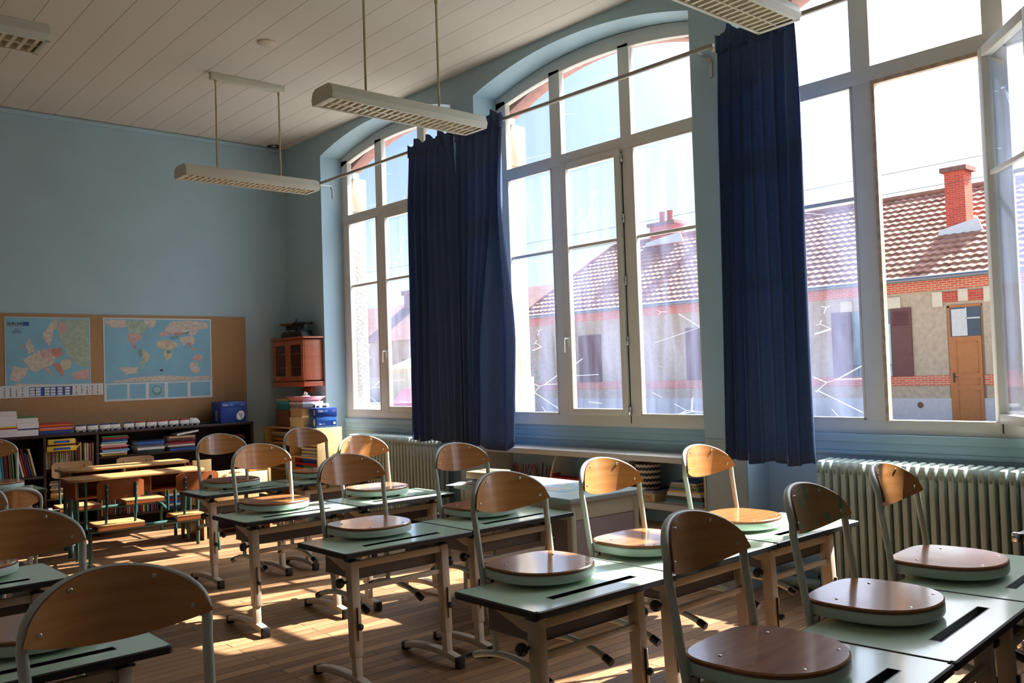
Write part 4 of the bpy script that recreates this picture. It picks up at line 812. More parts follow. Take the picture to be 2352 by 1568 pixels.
# ------------------------------------------------------------------ old double school desks with attached seats
def old_desk(x0, x1, y0, y1, z, near, label):
    t = thing('old_double_desk', label, 'desk', ((x0 + x1) / 2, (y0 + y1) / 2, 0), -.03, 'old double desks at the back')
    w = x1 - x0; d = y1 - y0; sg = -1 if near else 1
    q = MB(); q.prism([(-w / 2, -d / 2 + .07), (-w / 2 + .09, -d / 2), (w / 2 - .09, -d / 2), (w / 2, -d / 2 + .07), (w / 2, d / 2), (-w / 2, d / 2)], z - .022, z); q.build('tabletop', OLDTOP, t, bev=.004)
    for a in (-1, 1):
        q = MB(); xa = a * (w / 2 - .28)
        q.box((xa - .23, -d / 2 + .03, z - .17), (xa + .23, d / 2 - .02, z - .155)); q.box((xa - .23, d / 2 - .03, z - .17), (xa + .23, d / 2 - .015, z - .022)); q.box((xa - .235, -d / 2 + .03, z - .17), (xa - .22, d / 2 - .02, z - .022)); q.box((xa + .22, -d / 2 + .03, z - .17), (xa + .235, d / 2 - .02, z - .022)); q.build('book_box', OLDWOOD, t, bev=.002)
        q = MB(); q.tube([(a * (w / 2 - .07), sg * (d / 2 - .08), 0), (a * (w / 2 - .07), sg * (d / 2 - .08), z - .022)], .017, 10); q.build('leg', GREENMET, t)
        q = MB(); q.tube([(a * (w / 2 - .07), -sg * (d / 2 - .08), 0), (a * (w / 2 - .07), -sg * (d / 2 - .08), z - .022)], .017, 10); q.build('leg', GREENMET, t)
    ys = sg * (d / 2 + .33); yb = sg * (d / 2 + .47)
    q = MB(); q.tube([(-w / 2 + .05, ys, .30), (w / 2 - .02, ys, .30)], .019, 10); q.build('seat_beam', GREENMET, t)
    for a in (-1, 1):
        q = MB(); q.tube([(a * (w / 2 - .12), ys, .30), (a * (w / 2 - .12), ys * .62, .29), (a * (w / 2 - .14), sg * (d / 2 - .08), .26), (a * (w / 2 - .14), sg * (d / 2 - .08), z - .03)], .014, 8); q.build('link_bar', GREENMET, t)
        q = MB(); q.tube([(a * (w / 2 - .06), ys, .30), (a * (w / 2 - .06), ys + sg * .03, .15), (a * (w / 2 - .05), ys + sg * .04, 0)], .016, 8); q.build('seat_leg', GREENMET, t)
        xs = a * (w / 2 - .27)
        sw = .185
        q = MB(); q.prism([(xs - sw, ys - .15), (xs + sw, ys - .15), (xs + sw * .95, ys + .14), (xs - sw * .95, ys + .14)], .345, .362); s_ = q.build('seat', OLDTOP, t, bev=.004)
        q = MB(); q.box((xs - sw, ys - .15, .318), (xs + sw, ys - .135, .345)); q.build('seat_rail', OLDWOOD, s_); q = MB(); q.box((xs - sw, ys + .125, .318), (xs + sw, ys + .14, .345)); q.build('seat_rail', OLDWOOD, s_)
        q = MB(); N = 10; A = []; B_ = []
        for k in range(N + 1):
            u = -1 + 2 * k / N; yy = yb + sg * .02 * (1 - u * u); zt_ = z + .02 - .02 * (abs(u) > .95)
            A.append((q.P((xs + sw * u, yy, z - .135 + .02 * (abs(u) > .9))), q.P((xs + sw * u, yy, zt_)))); B_.append((q.P((xs + sw * u, yy + .010, z - .135 + .02 * (abs(u) > .9))), q.P((xs + sw * u, yy + .010, zt_))))
        for k in range(N):
            q.F((A[k][0], A[k + 1][0], A[k + 1][1], A[k][1])); q.F((B_[k][0], B_[k][1], B_[k + 1][1], B_[k + 1][0])); q.F((A[k][1], A[k + 1][1], B_[k + 1][1], B_[k][1])); q.F((A[k][0], B_[k][0], B_[k + 1][0], A[k + 1][0]))
        q.F((A[0][0], A[0][1], B_[0][1], B_[0][0])); q.F((A[-1][0], B_[-1][0], B_[-1][1], A[-1][1])); bk = q.build('backrest', OLDWOOD if near else mat('pale_worn_ply', '#a98a6c', .35, amt=.08, coat=.2), t)
        for b_ in (-1, 1):
            xx = xs + b_ * sw * .62
            q = MB(); q.tube([(xx, yb + sg * .022, z - .01), (xx, yb + sg * .02, z - .15), (xx, yb + sg * .0, .45), (xx, yb - sg * .02, .34), (xx, ys - sg * .0, .318)], .011, 8); q.build('back_tube', GREENMET, t)
            for zz in (z - .012, z - .05, z - .10): q = MB(); q.ball((xx, yb + sg * .035 if near else yb - .006, zz), .006, 6); q.build('rivet', STEEL, bk)
    return t
old_desk(2.28, 3.46, 8.20, 8.60, .70, True, 'nearer old double desk, its two plank seats facing the camera side')
old_desk(2.36, 3.50, 8.66, 9.02, .745, False, 'farther old double desk, its two backrests close to the bookshelf')

# ------------------------------------------------------------------ birch album bins on a brown base
t = thing('storage_bench', 'brown wooden bench base standing under the birch bins', 'bench', (3.85, 8.58, 0))
for x in (3.50, 4.175): m = MB(); m.box((x, 8.40, 0), (x + .025, 8.80, .30)); m.build('side_board', OLDWOOD, t, world=True, bev=.002)
m = MB(); m.box((3.525, 8.42, .27), (4.175, 8.80, .30)); m.box((3.525, 8.78, .02), (4.175, 8.80, .27)); m.build('top_board', DKSHELF, t, world=True)
for x in (3.499, 4.174): m = MB(); m.box((x, 8.392, 0), (x + .027, 8.40, .30)); m.build('edge_strip', PINE, t, world=True)
t = thing('album_bin', 'pale birch bin with compartments and a tall divider, on the brown bench', 'storage bin', (3.85, 8.58, .30))
m = MB(); x0, x1, y0, y1, z0, z1 = 3.50, 4.17, 8.39, 8.80, .30, .60
for a, b_ in (((x0, y0, z0), (x1, y0 + .015, z1)), ((x0, y1 - .015, z0), (x1, y1, z1)), ((x0, y0, z0), (x0 + .015, y1, z1)), ((x1 - .015, y0, z0), (x1, y1, z1)), ((x0, y0, z0), (x1, y1, z0 + .012))): m.box(a, b_)
m.build('bin_body', PINEB, t, world=True, bev=.002)
for x in (3.72, 3.95): m = MB(); m.box((x, y0 + .015, z0), (x + .012, y1 - .015, z1 - .01)); m.build('partition', PINEB, t, world=True)
m = MB(); m.box((3.53, y1 - .09, z0 + .02), (3.72, y1 - .075, .735)); m.build('divider_board', PINEB, t, world=True, bev=.003)
m = MB(); m.box((x1 + .002, 8.40, .30), (x1 + .03, 8.80, .62)); m.build('end_post', PINE, t, world=True, bev=.002)
for k in range(5): o = flat(3.61 + .01 * k, 8.50 + .035 * k, .315, .17, .006, .26, 'white' if k % 2 else 'cream', '%s album standing in the left compartment of the birch bin, %s from the front' % ('white' if k % 2 else 'cream', FIRST[k]), 'album', 'albums in the birch bin', .02, 'album')
flat(3.57, 8.74, .315, .14, .012, .40, 'red', 'red album sticking up at the back left of the birch bin', 'album', 'albums in the birch bin', -.1, 'album')
for k in range(4): flat(3.84 + .23 * (k > 1), 8.47 + .05 * k, .315, .18, .006, .25, 'white' if k % 2 else 'cream', '%s album in the %s compartment of the birch bin' % (('cream', 'white', 'cream', 'white')[k], ('middle', 'middle', 'right', 'right')[k]), 'album', 'albums in the birch bin', .02, 'album')

# ------------------------------------------------------------------ pine shelf unit in the far corner with boxes
t = thing('pine_shelf', 'open pine shelf unit in the far corner with a pale end panel', 'shelf unit', (5.0, 9.2, 0)); X0, X1, Y0, Y1, ZT = 4.83, 5.14, 8.58, 9.80, .965
m = MB(); m.box((X0, Y0, 0), (X1, Y0 + .018, ZT)); m.build('end_panel', PINE, t, world=True, bev=.002)
for y in (Y1 - .018, 9.18): m = MB(); m.box((X0, y, 0), (X1, y + .018, ZT - .018)); m.build('upright', PINE, t, world=True, bev=.002)
for z in (ZT, .79, .655, .50, .30, .06): m = MB(); m.box((X0, Y0 + .018, z - .018), (X1 - .005, Y1, z)); m.build('shelf', PINE, t, world=True, bev=.002)
m = MB(); m.box((X1 - .006, Y0, 0), (X1, Y1, ZT)); m.build('back_panel', PINE, t, world=True)
def ybook(x, y, z, w, d, th, tn, label, group, name='binder', rz=0, tilt=0): o = flat(x, y, z, d, w, th, tn, label, 'binder' if name == 'binder' else 'paper', group, rz, name); o.rotation_euler = (tilt, 0, rz); return o
zz = .5005
for k, tn in enumerate(['yellow', 'green', 'red', 'navy', 'blue']): ybook(4.97, 8.79 + random.uniform(-.02, .02), zz, .30, .24, .026, tn, '%s binder, %s in the near pile on the pine shelf' % (tn, ORD[4 - k]), 'binders on the pine shelf', rz=random.uniform(-.12, .12)); zz += .0275
zz = .5005
for k, tn in enumerate(['orange', 'navy', 'red', 'dark red', 'red']): ybook(4.97, 9.05, zz, .17, .22, .026, tn, '%s binder, %s in the farther pile on the pine shelf' % (tn, ORD[4 - k]), 'binders on the pine shelf', rz=random.uniform(-.2, .2)); zz += .0275
zz = .6555
for k, tn in enumerate(['white', 'grey', 'cream', 'grey', 'white']): ybook(4.97, 8.80, zz, .34, .23, .018, tn, '%s folder of papers, %s above the binders on the pine shelf' % (tn, ORD[4 - k]), 'papers on the pine shelf', 'paper_folder', random.uniform(-.1, .1)); zz += .019
zz = .7905
for k, tn in enumerate(['brown', 'orange', 'brown', 'grey', 'beige']): ybook(4.97, 9.45 + random.uniform(-.02, .02), zz, .38, .23, .022, tn, '%s folder, %s in the shaded far part of the pine shelf' % (tn, ORD[4 - k]), 'folders in the far part of the pine shelf', 'paper_folder', random.uniform(-.1, .1)); zz += .023
carton(4.985, 8.72, ZT, .235, .20, .215, -.1, 'two-tone blue paper carton on the near end of the pine shelf unit', 2)
def pbox(x, y, z, w, d, h, body, lid, label, lidh=.4, name='cardboard_box', rz=0):
    t = thing(name, label, 'box', (x, y, z), rz, 'boxes on the pine shelf'); m = MB(); m.box((-w / 2, -d / 2, 0), (w / 2, d / 2, h * (1 - lidh * .5))); m.build('body', tone(body), t, bev=.003); m = MB(); m.box((-w / 2 - .004, -d / 2 - .004, h * (1 - lidh)), (w / 2 + .004, d / 2 + .004, h)); m.build('lid', tone(lid), t, bev=.004); return t
pbox(4.97, 9.05, ZT, .25, .30, .115, 'cream', 'cream', 'cream lidded box at the bottom of the box stack on the pine shelf unit')
pbox(4.97, 9.06, ZT + .116, .24, .27, .10, 'beige', 'beige', 'tan cardboard box in the middle of the box stack on the pine shelf unit')
pbox(4.97, 9.05, ZT + .217, .25, .30, .065, 'grey', 'white', 'pale grey flat box high in the box stack on the pine shelf unit')
pbox(4.98, 9.40, ZT, .25, .30, .19, 'brown', 'brown', 'brown box behind the cream box on the pine shelf unit', .2)
pbox(4.98, 9.40, ZT + .191, .24, .28, .10, 'teal', 'turquoise', 'turquoise box on top of the brown box in the corner', .3)
pbox(4.98, 9.40, ZT + .292, .24, .28, .025, 'beige', 'beige', 'thin beige tray lid on the turquoise box in the corner', .5)
t = thing('folded_cloth', 'pink paper tray with white crumpled tissue on the top of the box stack', 'paper tray', (4.97, 9.06, ZT + .283)); m = MB(); A = [m.P(p) for p in ((-.10, -.12, 0), (.10, -.12, 0), (.10, .12, 0), (-.10, .12, 0), (-.15, -.18, .055), (.15, -.18, .05), (.15, .18, .055), (-.15, .18, .06))]
for q_ in ((0, 3, 2, 1), (0, 1, 5, 4), (1, 2, 6, 5), (2, 3, 7, 6), (3, 0, 4, 7)): m.F([A[i] for i in q_])
o = m.build('tray', mat('pink_striped_paper', '#d9929b', .6, amt=.12, scale=30, stretch=(1, 6, 1)), t); o.modifiers.new('s', 'SOLIDIFY').thickness = .004
m = MB(); m.ball((0, 0, .045), .06, 12, (.9, 1.2, .5)); m.tube([(0, 0, .06), (.01, -.01, .09), (.0, .01, .105), (-.012, 0, .085)], .012, 8); m.build('tissue', mat('tissue_white', '#d9d9dc', .7, bump=.5, scale=20), t)
t = thing('cassette_box', 'small white box with a black print, behind the blue carton', 'box', (5.02, 8.86, ZT)); m = MB(); m.box((-.06, -.028, 0), (.11, .028, .255)); m.build('body', tone('white'), t, bev=.002)
for a, b_ in (((-.045, -.0295, .205), (-.01, -.028, .235)), ((.03, -.0295, .205), (.08, -.028, .235)), ((-.0615, -.02, .20), (-.06, .02, .24))): m = MB(); m.box(a, b_); m.build('printed_square', BLACK, t)

# hanging wall cabinet
t = thing('wall_cabinet', 'small cherry-wood wall cabinet with two glazed doors in the far corner', 'cabinet', (5.08, 9.42, 1.45)); cx0, cx1, cy0, cy1, cz0, cz1 = 4.965, 5.20, 9.05, 9.78, 1.47, 1.955
m = MB(); m.box((cx0, cy0, cz0), (cx1, cy0 + .016, cz1)); m.box((cx0, cy1 - .016, cz0), (cx1, cy1, cz1)); m.box((cx0, cy0, cz0), (cx1, cy1, cz0 + .016)); m.box((cx1 - .01, cy0, cz0), (cx1, cy1, cz1)); m.box((cx0, cy0, cz1 - .016), (cx1, cy1, cz1)); m.build('carcass', CAB, t, world=True, bev=.002)
m = MB(); m.box((cx0 - .035, cy0 - .03, cz1), (cx1, cy1 + .02, cz1 + .022)); m.build('cornice', CAB, t, world=True, bev=.006); m = MB(); m.box((cx0 - .025, cy0 - .02, cz0 - .055), (cx1, cy1 + .02, cz0)); m.build('plinth', CAB, t, world=True, bev=.006)
for z in (1.63, 1.79): m = MB(); m.box((cx0 + .03, cy0 + .02, z), (cx1 - .01, cy1 - .02, z + .012)); m.build('inner_shelf', CAB, t, world=True)
for ya, yb_ in ((cy0 + .005, (cy0 + cy1) / 2 - .002), ((cy0 + cy1) / 2 + .002, cy1 - .005)):
    m = MB(); f = .055; x = cx0 - .016
    for a, b_ in (((x, ya, cz0 + .01), (cx0, ya + f, cz1 - .01)), ((x, yb_ - f, cz0 + .01), (cx0, yb_, cz1 - .01)), ((x, ya + f, cz0 + .01), (cx0, yb_ - f, cz0 + .01 + f)), ((x, ya + f, cz1 - .01 - f), (cx0, yb_ - f, cz1 - .01))): m.box(a, b_)
    d = m.build('door', CAB, t, world=True, bev=.003); m = MB(); m.box((x + .006, ya + f, cz0 + .06), (x + .009, yb_ - f, cz1 - .06)); g = m.build('door_glass', GLASS_CAB, t, world=True, smooth=False)
m = MB(); m.ball((cx0 - .024, (cy0 + cy1) / 2 - .03, 1.70), .010, 8); m.build('knob', BRASS, t, world=True)
# balance scale on it
t = thing('balance_scale', 'black cast-iron balance scale with two brass pans on top of the wall cabinet', 'scale', (5.07, 9.42, cz1 + .022), PI / 2); 
m = MB(); m.prism([(-.26, 0), (.26, 0), (.22, .075), (-.22, .075)], -.07, .07, 'Y'); m.build('base', IRON, t, bev=.006); m = MB(); m.lathe([(.03, .055), (.016, .08), (.014, .15), (.02, .165), (.006, .19), (.009, .205), (.003, .22)], (0, 0, 0), 12); m.bar((-.22, 0, .12), (.22, 0, .12), .035, .05)
for s_ in (-1, 1): m.tube([(s_ * .15, 0, .10), (s_ * .17, .03, .125), (s_ * .15, 0, .135), (s_ * .13, -.03, .125), (s_ * .15, 0, .10)], .006, 6)
m.build('beam', IRON, t)
for s_ in (-1, 1): m = MB(); m.lathe([(.02, .135), (.03, .14), (.105, .150), (.12, .168), (.115, .17), (.10, .158)], (s_ * .16, 0, 0), 20); m.build('pan', IRON if s_ < 0 else BRASS, t)
m = MB(); m.lathe([(.006, -.12), (.014, -.115), (.018, -.10), (.008, -.085), (.012, -.07), (.03, -.06), (.033, 0), (.033, .10), (.028, .11)], (0, 0, 0), 14, 'Y'); o = m.build('turned_wood_handle', CAB); o.location = (5.165, 9.36, 1.375); o.rotation_euler = (0, 0, PI); tag(o, 'turned brown wooden tool hanging on the wall below the cabinet', 'tool')  # turned wooden handle shape on the wall, exact use unknown

# ------------------------------------------------------------------ radiators
def radiator(y0, n, pitch, label):
    t = thing('radiator', label, 'radiator', (5.27, y0 - n * pitch / 2, 0), 0, 'cast-iron radiators under the windows')
    def sec():
        q = MB(); prof = [(-.088, .10), (-.094, .14), (-.094, .82), (-.088, .86), (-.07, .885), (.07, .895), (.094, .87), (.094, .14), (.088, .10)]
        def col(x0, x1, z0, z1, w):
            q.prism([(-w, x0 + .006), (-w + .006, x0), (w - .006, x0), (w, x0 + .006), (w, x1 - .006), (w - .006, x1), (-w + .006, x1), (-w, x1 - .006)], z0, z1, 'Z') if False else q.box((x0, -w, z0), (x1, w, z1))
        col(-.095, -.050, .13, .84, .0165); col(-.030, .005, .13, .84, .0145); col(.03, .065, .13, .84, .0145)
        q.prism([(-.095, .80), (-.095, .855), (-.075, .882), (.07, .89), (.09, .86), (.075, .80), (-.03, .80), (-.045, .78)], -.0175, .0175, 'Y')
        q.prism([(-.095, .08), (-.08, .065), (.06, .065), (.07, .09), (.065, .15), (-.03, .15), (-.05, .19), (-.095, .17)], -.0175, .0175, 'Y')
        return q.build('radiator_section', RADM, t, bev=.008, seg=2)
    s0 = sec()
    for k in range(n):
        s_ = s0 if k == 0 else s0.copy()
        if k: C.objects.link(s_)
        s_.parent = t; s_.location = (0, (n - 1) * pitch / 2 - k * pitch, 0)
    m = MB(); m.tube([(0, -n * pitch / 2, .11), (0, n * pitch / 2, .11)], .02, 10); m.tube([(0, -n * pitch / 2, .845), (0, n * pitch / 2, .845)], .02, 10); m.build('header_tube', RADM, t)
    for y in (-n * pitch / 2 + .03, n * pitch / 2 - .03): m = MB(); m.box((-.06, y - .012, 0), (.06, y + .012, .07)); m.build('foot', RADM, t)
    m = MB(); m.tube([(.02, n * pitch / 2, .11), (.02, n * pitch / 2 + .05, .11), (.04, n * pitch / 2 + .06, .06)], .012, 8); m.lathe([(.02, 0), (.022, .02), (.012, .03)], (.02, n * pitch / 2 + .05, .12), 10); m.build('valve', IRON, t)
    return t
radiator(8.55, 29, .0555, 'pale green cast-iron radiator below the far window, behind the sunlit chair')
radiator(2.985, 35, .0535, 'pale green cast-iron radiator at the right below the open window')
t = thing('heating_pipes', 'pair of grey-blue heating pipes along the floor left of the near radiator', 'pipe', (5.37, 3.2, .05)); PIP = mat('pipe_paint', '#8fa3a6', .4, amt=.05)
m = MB(); m.tube([(5.39, 3.44, .155), (5.39, 1.09, .155)], .030, 12); m.build('pipe', PIP, t, world=True); m = MB(); m.tube([(5.37, 3.44, .055), (5.37, 1.09, .055)], .036, 12); m.build('pipe', PIP, t, world=True)
m = MB(); m.prism([(5.02 + .17 + .17 * math.cos(a * PI / 12 + PI / 2), 3.66 + .17 * math.sin(a * PI / 12 + PI / 2)) for a in range(13)] , .0, .13, 'Z'); o = m.build('pillar_base', PANEL); tag(o, 'rounded pale block on the floor at the foot of the window pillar', 'plinth')

# ------------------------------------------------------------------ built-in shelf below the second window
t = thing('built_in_shelf', 'white built-in shelf in the bay below the second window', 'shelf', (5.35, 5.04, 0)); WS = mat('shelf_grey_white_paint', '#c3c0ba', .45, amt=.03); yl, yr = 6.24, 3.84
m = MB(); m.box((5.20, yr, .80), (5.51, yl, .846)); m.build('top_board', WS, t, world=True, bev=.003)
m = MB(); m.box((5.205, yr, .452), (5.51, yl, .498)); m.build('middle_board', WS, t, world=True, bev=.003)
m = MB(); m.box((5.205, yr, .04), (5.51, yl, .075)); m.build('bottom_board', WS, t, world=True, bev=.003)
for y in (yr, yl - .02, 4.62, 5.42): m = MB(); m.prism([(5.23 if y in (4.62, 5.42) else 5.205, .50), (5.51, .50), (5.51, .80), (5.30 if y in (4.62, 5.42) else 5.205, .80), (5.23 if y in (4.62, 5.42) else 5.205, .64)], y, y + .018, 'Y'); m.build('partition', WS, t, world=True)
m = MB(); m.box((5.205, 4.64, .075), (5.51, 4.66, .452)); m.build('partition', WS, t, world=True)
# basket
t = thing('fabric_basket', 'black basket with white bird-like pattern rows on the built-in shelf', 'basket', (5.34, 4.47, .585)); m = MB(); m.lathe([(.085, 0), (.092, .01), (.098, .185), (.094, .188), (.088, .02)], (0, 0, 0), 28)
BKW = bpy.data.materials.new('basket_pattern'); BKW.use_nodes = True; n = BKW.node_tree.nodes; l = BKW.node_tree.links; tcn = n.new('ShaderNodeTexCoord'); sx = n.new('ShaderNodeSeparateXYZ')
at = n.new('ShaderNodeMath'); at.operation = 'ARCTAN2'; m1 = n.new('ShaderNodeMath'); m1.operation = 'MULTIPLY'; m1.inputs[1].default_value = 11; sn = n.new('ShaderNodeMath'); sn.operation = 'COSINE'; mz = n.new('ShaderNodeMath'); mz.operation = 'MULTIPLY'; mz.inputs[1].default_value = 150; ab = n.new('ShaderNodeMath'); ab.operation = 'ABSOLUTE'
k1 = n.new('ShaderNodeMath'); k1.operation = 'MULTIPLY_ADD'; k1.inputs[1].default_value = 1.2; si = n.new('ShaderNodeMath'); si.operation = 'SINE'; gt = n.new('ShaderNodeMath'); gt.operation = 'GREATER_THAN'; gt.inputs[1].default_value = .15; mxn = n.new('ShaderNodeMix'); mxn.data_type = 'RGBA'
l.new(tcn.outputs['Object'], sx.inputs[0]); l.new(sx.outputs['Y'], at.inputs[0]); l.new(sx.outputs['X'], at.inputs[1]); l.new(at.outputs[0], m1.inputs[0]); l.new(m1.outputs[0], sn.inputs[0]); l.new(sn.outputs[0], ab.inputs[0]); l.new(sx.outputs['Z'], mz.inputs[0]); l.new(ab.outputs[0], k1.inputs[0]); l.new(mz.outputs[0], k1.inputs[2]); l.new(k1.outputs[0], si.inputs[0]); l.new(si.outputs[0], gt.inputs[0]); l.new(gt.outputs[0], mxn.inputs[0])
mxn.inputs[6].default_value = S('#15161a') + (1,); mxn.inputs[7].default_value = S('#c9bfb6') + (1,); l.new(mxn.outputs[2], n['Principled BSDF'].inputs['Base Color'])
m.build('basket_body', BKW, t)
def wbook(y, z, w, th, tn, label, group, x=5.345, d=.24, name='book', rz=0): o = flat(x, y, z, d, w, th, tn, label, 'book', group, rz, name); return o
gw = 'books under the basket'
# dictionary with upside-down lettering
t = thing('dictionary', 'thick tan dictionary lying upside down at the bottom under the basket', 'book', (5.345, 4.435, .4985)); m = MB(); m.box((-.12, -.115, 0), (.12, .115, .066)); m.build('cover', tone('beige'), t, bev=.002)
m = MB(); text_on(m, 'LAROUSSE', .036, (-.1205, -.085, .050), (0, 1, 0), (0, 0, -1), .0006); m.build('title', tone('brown'), t, smooth=False)
for k, (tn, th) in enumerate((('light blue', .008), ('pink', .006), ('navy', .005))): wbook(4.45, .5652 + sum((.008, .006, .005)[:k]) + .0002 * k, .22, th - .0004, tn, '%s booklet, %s under the basket' % (tn, ('lowest of the three', 'middle of the three', 'directly')[k]), gw, d=.22, rz=.03 * k)
zz = .4985
for k, (tn, th) in enumerate((('grey', .02), ('teal', .018), ('dark grey', .022), ('dark grey', .006), ('white', .026), ('yellow', .012), ('mauve', .012), ('green', .014), ('beige', .01), ('grey', .012), ('cream', .01), ('blue', .008))):
    wbook(4.06 + random.uniform(-.01, .01), zz, .34 - .012 * k, th - .0005, tn, '%s folder, %s in the stack at the right end of the built-in shelf' % (tn, ORD[11 - k]), 'folders at the right end of the built-in shelf', rz=random.uniform(-.06, .06), name='folder'); zz += th
pb = thing('storage_box', 'mauve box with a cream lid on the bottom of the built-in shelf', 'box', (5.345, 4.42, .10)); m = MB(); m.box((-.125, -.19, .02), (.125, .19, .18)); m.build('body', tone('mauve'), pb, bev=.003); m = MB(); m.box((-.13, -.195, .165), (.13, .195, .21)); m.build('lid', tone('beige'), pb, bev=.004)
flat(5.345, 4.40, .0755, .24, .38, .024, 'turquoise', 'turquoise folder under the mauve box', 'folder', None, 0, 'folder')
# pencil trays with pencils
PT = [(5.85, ['dark red', 'red', 'brown', 'navy', 'orange', 'black'], 'dark'), (5.60, ['red', 'dark red', 'black', 'brown', 'green'], 'red'), (5.16, ['white', 'grey', 'white', 'navy', 'cream'], 'pale')]
for y, tns, nm in PT:
    PX = 5.42 if nm == 'pale' else 5.28
    t = thing('pencil_pot', {'dark': 'dark pot crammed with pencils, left one on the built-in shelf', 'red': 'dark pot of red pencils, second one on the built-in shelf', 'pale': 'pot holding white markers on the built-in shelf'}[nm], 'pencil pot', (PX, y, .4985), 0, 'pencil pots'); m = MB(); m.lathe([(.07, 0), (.075, .09), (.071, .09), (.066, .008)], (0, 0, 0), 16, sy=1.25); m.build('pot', tone('dark grey'), t)
    r = random.Random(int(y * 100))
    for k in range(14):
        tn = tns[k % len(tns)]; a = r.uniform(0, 6.28); rr_ = r.uniform(.01, .045); tl = Vector((math.cos(a) * r.uniform(.1, .4), math.sin(a) * r.uniform(.1, .45), 1)).normalized(); L_ = r.uniform(.16, .22) if nm != 'pale' else .15
        m = MB(); p0 = Vector((0, 0, 0)); m.tube([p0, tl * L_], .0045 if nm != 'pale' else .007, 6); m.tube([tl * L_, tl * (L_ + .014)], [.0043, .0008], 6); kd = 'pencil' if nm != 'pale' else 'marker'
        o = m.build(kd, tone(tn)); o.location = (PX + rr_ * math.cos(a), y + rr_ * math.sin(a), .507); tag(o, '%s %s sticking up in the %s' % (tn, kd, {'dark': 'left pencil pot', 'red': 'second pencil pot', 'pale': 'marker pot'}[nm]), kd, '%s %ss in the %s pot' % (tn, kd, nm))
t = thing('red_tray', 'long red open wooden tray behind the teacher desk', 'tray', (5.27, 5.08, .4985)); m = MB(); a, b_ = -.34, .32; m.box((-.05, a, .085), (-.042, b_, .125)); m.box((.03, a, 0), (.038, b_, .125)); m.box((-.05, a, 0), (.038, a + .008, .125)); m.box((-.05, b_ - .008, 0), (.038, b_, .15)); m.build('tray_edge', tone('red'), t); m = MB(); m.box((-.052, a, 0), (-.042, b_, .085)); m.box((-.05, a, 0), (.038, b_, .006)); m.build('tray_body', tone('beige'), t)

# ------------------------------------------------------------------ things on the teacher desk
zz = .743; TR = -.05
for k, (tn, w, d, th, lb) in enumerate((('dark red', .30, .22, .006, 'dark red thin magazine at the bottom of the pile on the teacher desk'), ('white', .30, .21, .016, 'thick white magazine above the dark red one on the teacher desk'), ('navy', .24, .20, .012, 'dark blue booklet in the pile on the teacher desk'), ('white', .26, .17, .013, 'white slim book just below the wooden box on the teacher desk'))):
    o = book(3.97 + .01 * k, 4.72 - .01 * k, zz, w, d, th - .0006, PI / 2 + .25 + .05 * k, tn, lb, 'pile on the teacher desk', name='magazine'); zz += th
t = thing('wooden_box', 'flat tan wooden box marked Furu on the pile on the teacher desk', 'box', (3.96, 4.74, zz), .12); m = MB(); m.box((-.12, -.13, 0), (.10, .08, .045)); m.build('body', tone('beige'), t, bev=.003); m = MB(); text_on(m, 'Furu', .032, (.0, -.1305, .012), (1, 0, 0), (0, 0, 1), .0006); m.build('lettering', tone('dark green'), t, smooth=False)
for k in range(3):
    o = flat(3.88 + .004 * k, 4.83 - .006 * k, .7432 + .0012 * k, .20, .26, .001, 'white' if k != 1 else 'light blue', '%s sheet sticking out left of the pile on the teacher desk' % ('lowest white', 'pale blue', 'upper white')[k], 'paper', 'loose sheets', .35 + .12 * k, 'paper_sheet')
t = thing('desk_map', 'pale blue printed map sheet lying on the right of the teacher desk', 'map', (4.10, 4.32, .743), .06); m = MB(); m.k = 0; m.box((-.15, -.30, 0), (.20, .40, .0015)); 
r = random.Random(3)
for k in range(16): m.k = r.choice((2, 3, 4, 5)); cx_, cy_ = r.uniform(-.11, .16), r.uniform(-.24, .34); m.F([m.P((cx_ + r.uniform(.02, .05) * math.cos(a), cy_ + r.uniform(.02, .07) * math.sin(a), .0018 + .0001 * k)) for a in [i * 2 * PI / 9 for i in range(9)]])
m.build('sheet', [mat('sheet_sky_blue', '#b6d4e6', .25, amt=.05), MARG, LPINK, LGRN, LYEL, LCRM], t, smooth=False)

# ------------------------------------------------------------------ trolley at the right edge
t = thing('equipment_trolley', 'black two-level trolley with chrome corner caps at the right edge', 'trolley', (4.62, 1.33, 0)); CH = mat('polished_chrome', '#d8d8da', .12, metal=1.)
for z in (.70, .22):
    m = MB(); m.box((4.40, 1.0, z - .035), (5.0, 1.56, z)); m.build('tray', BLACK, t, world=True, bev=.008); m = MB(); m.box((4.385, 1.535, z - .042), (4.42, 1.575, z + .004)); m.build('corner_cap', CH, t, world=True, bev=.012, seg=3)
for x, y in ((4.45, 1.05), (4.95, 1.05), (4.95, 1.51), (4.46, 1.50)):
    m = MB(); m.tube([(x, y, .05), (x, y, .68)], .012, 8); m.build('post', BLACK, t, world=True); m = MB(); m.lathe([(.025, -.01), (.027, 0), (.025, .01)], (x, y, .027), 14, 'X'); m.build('castor', BLACK, t, world=True)

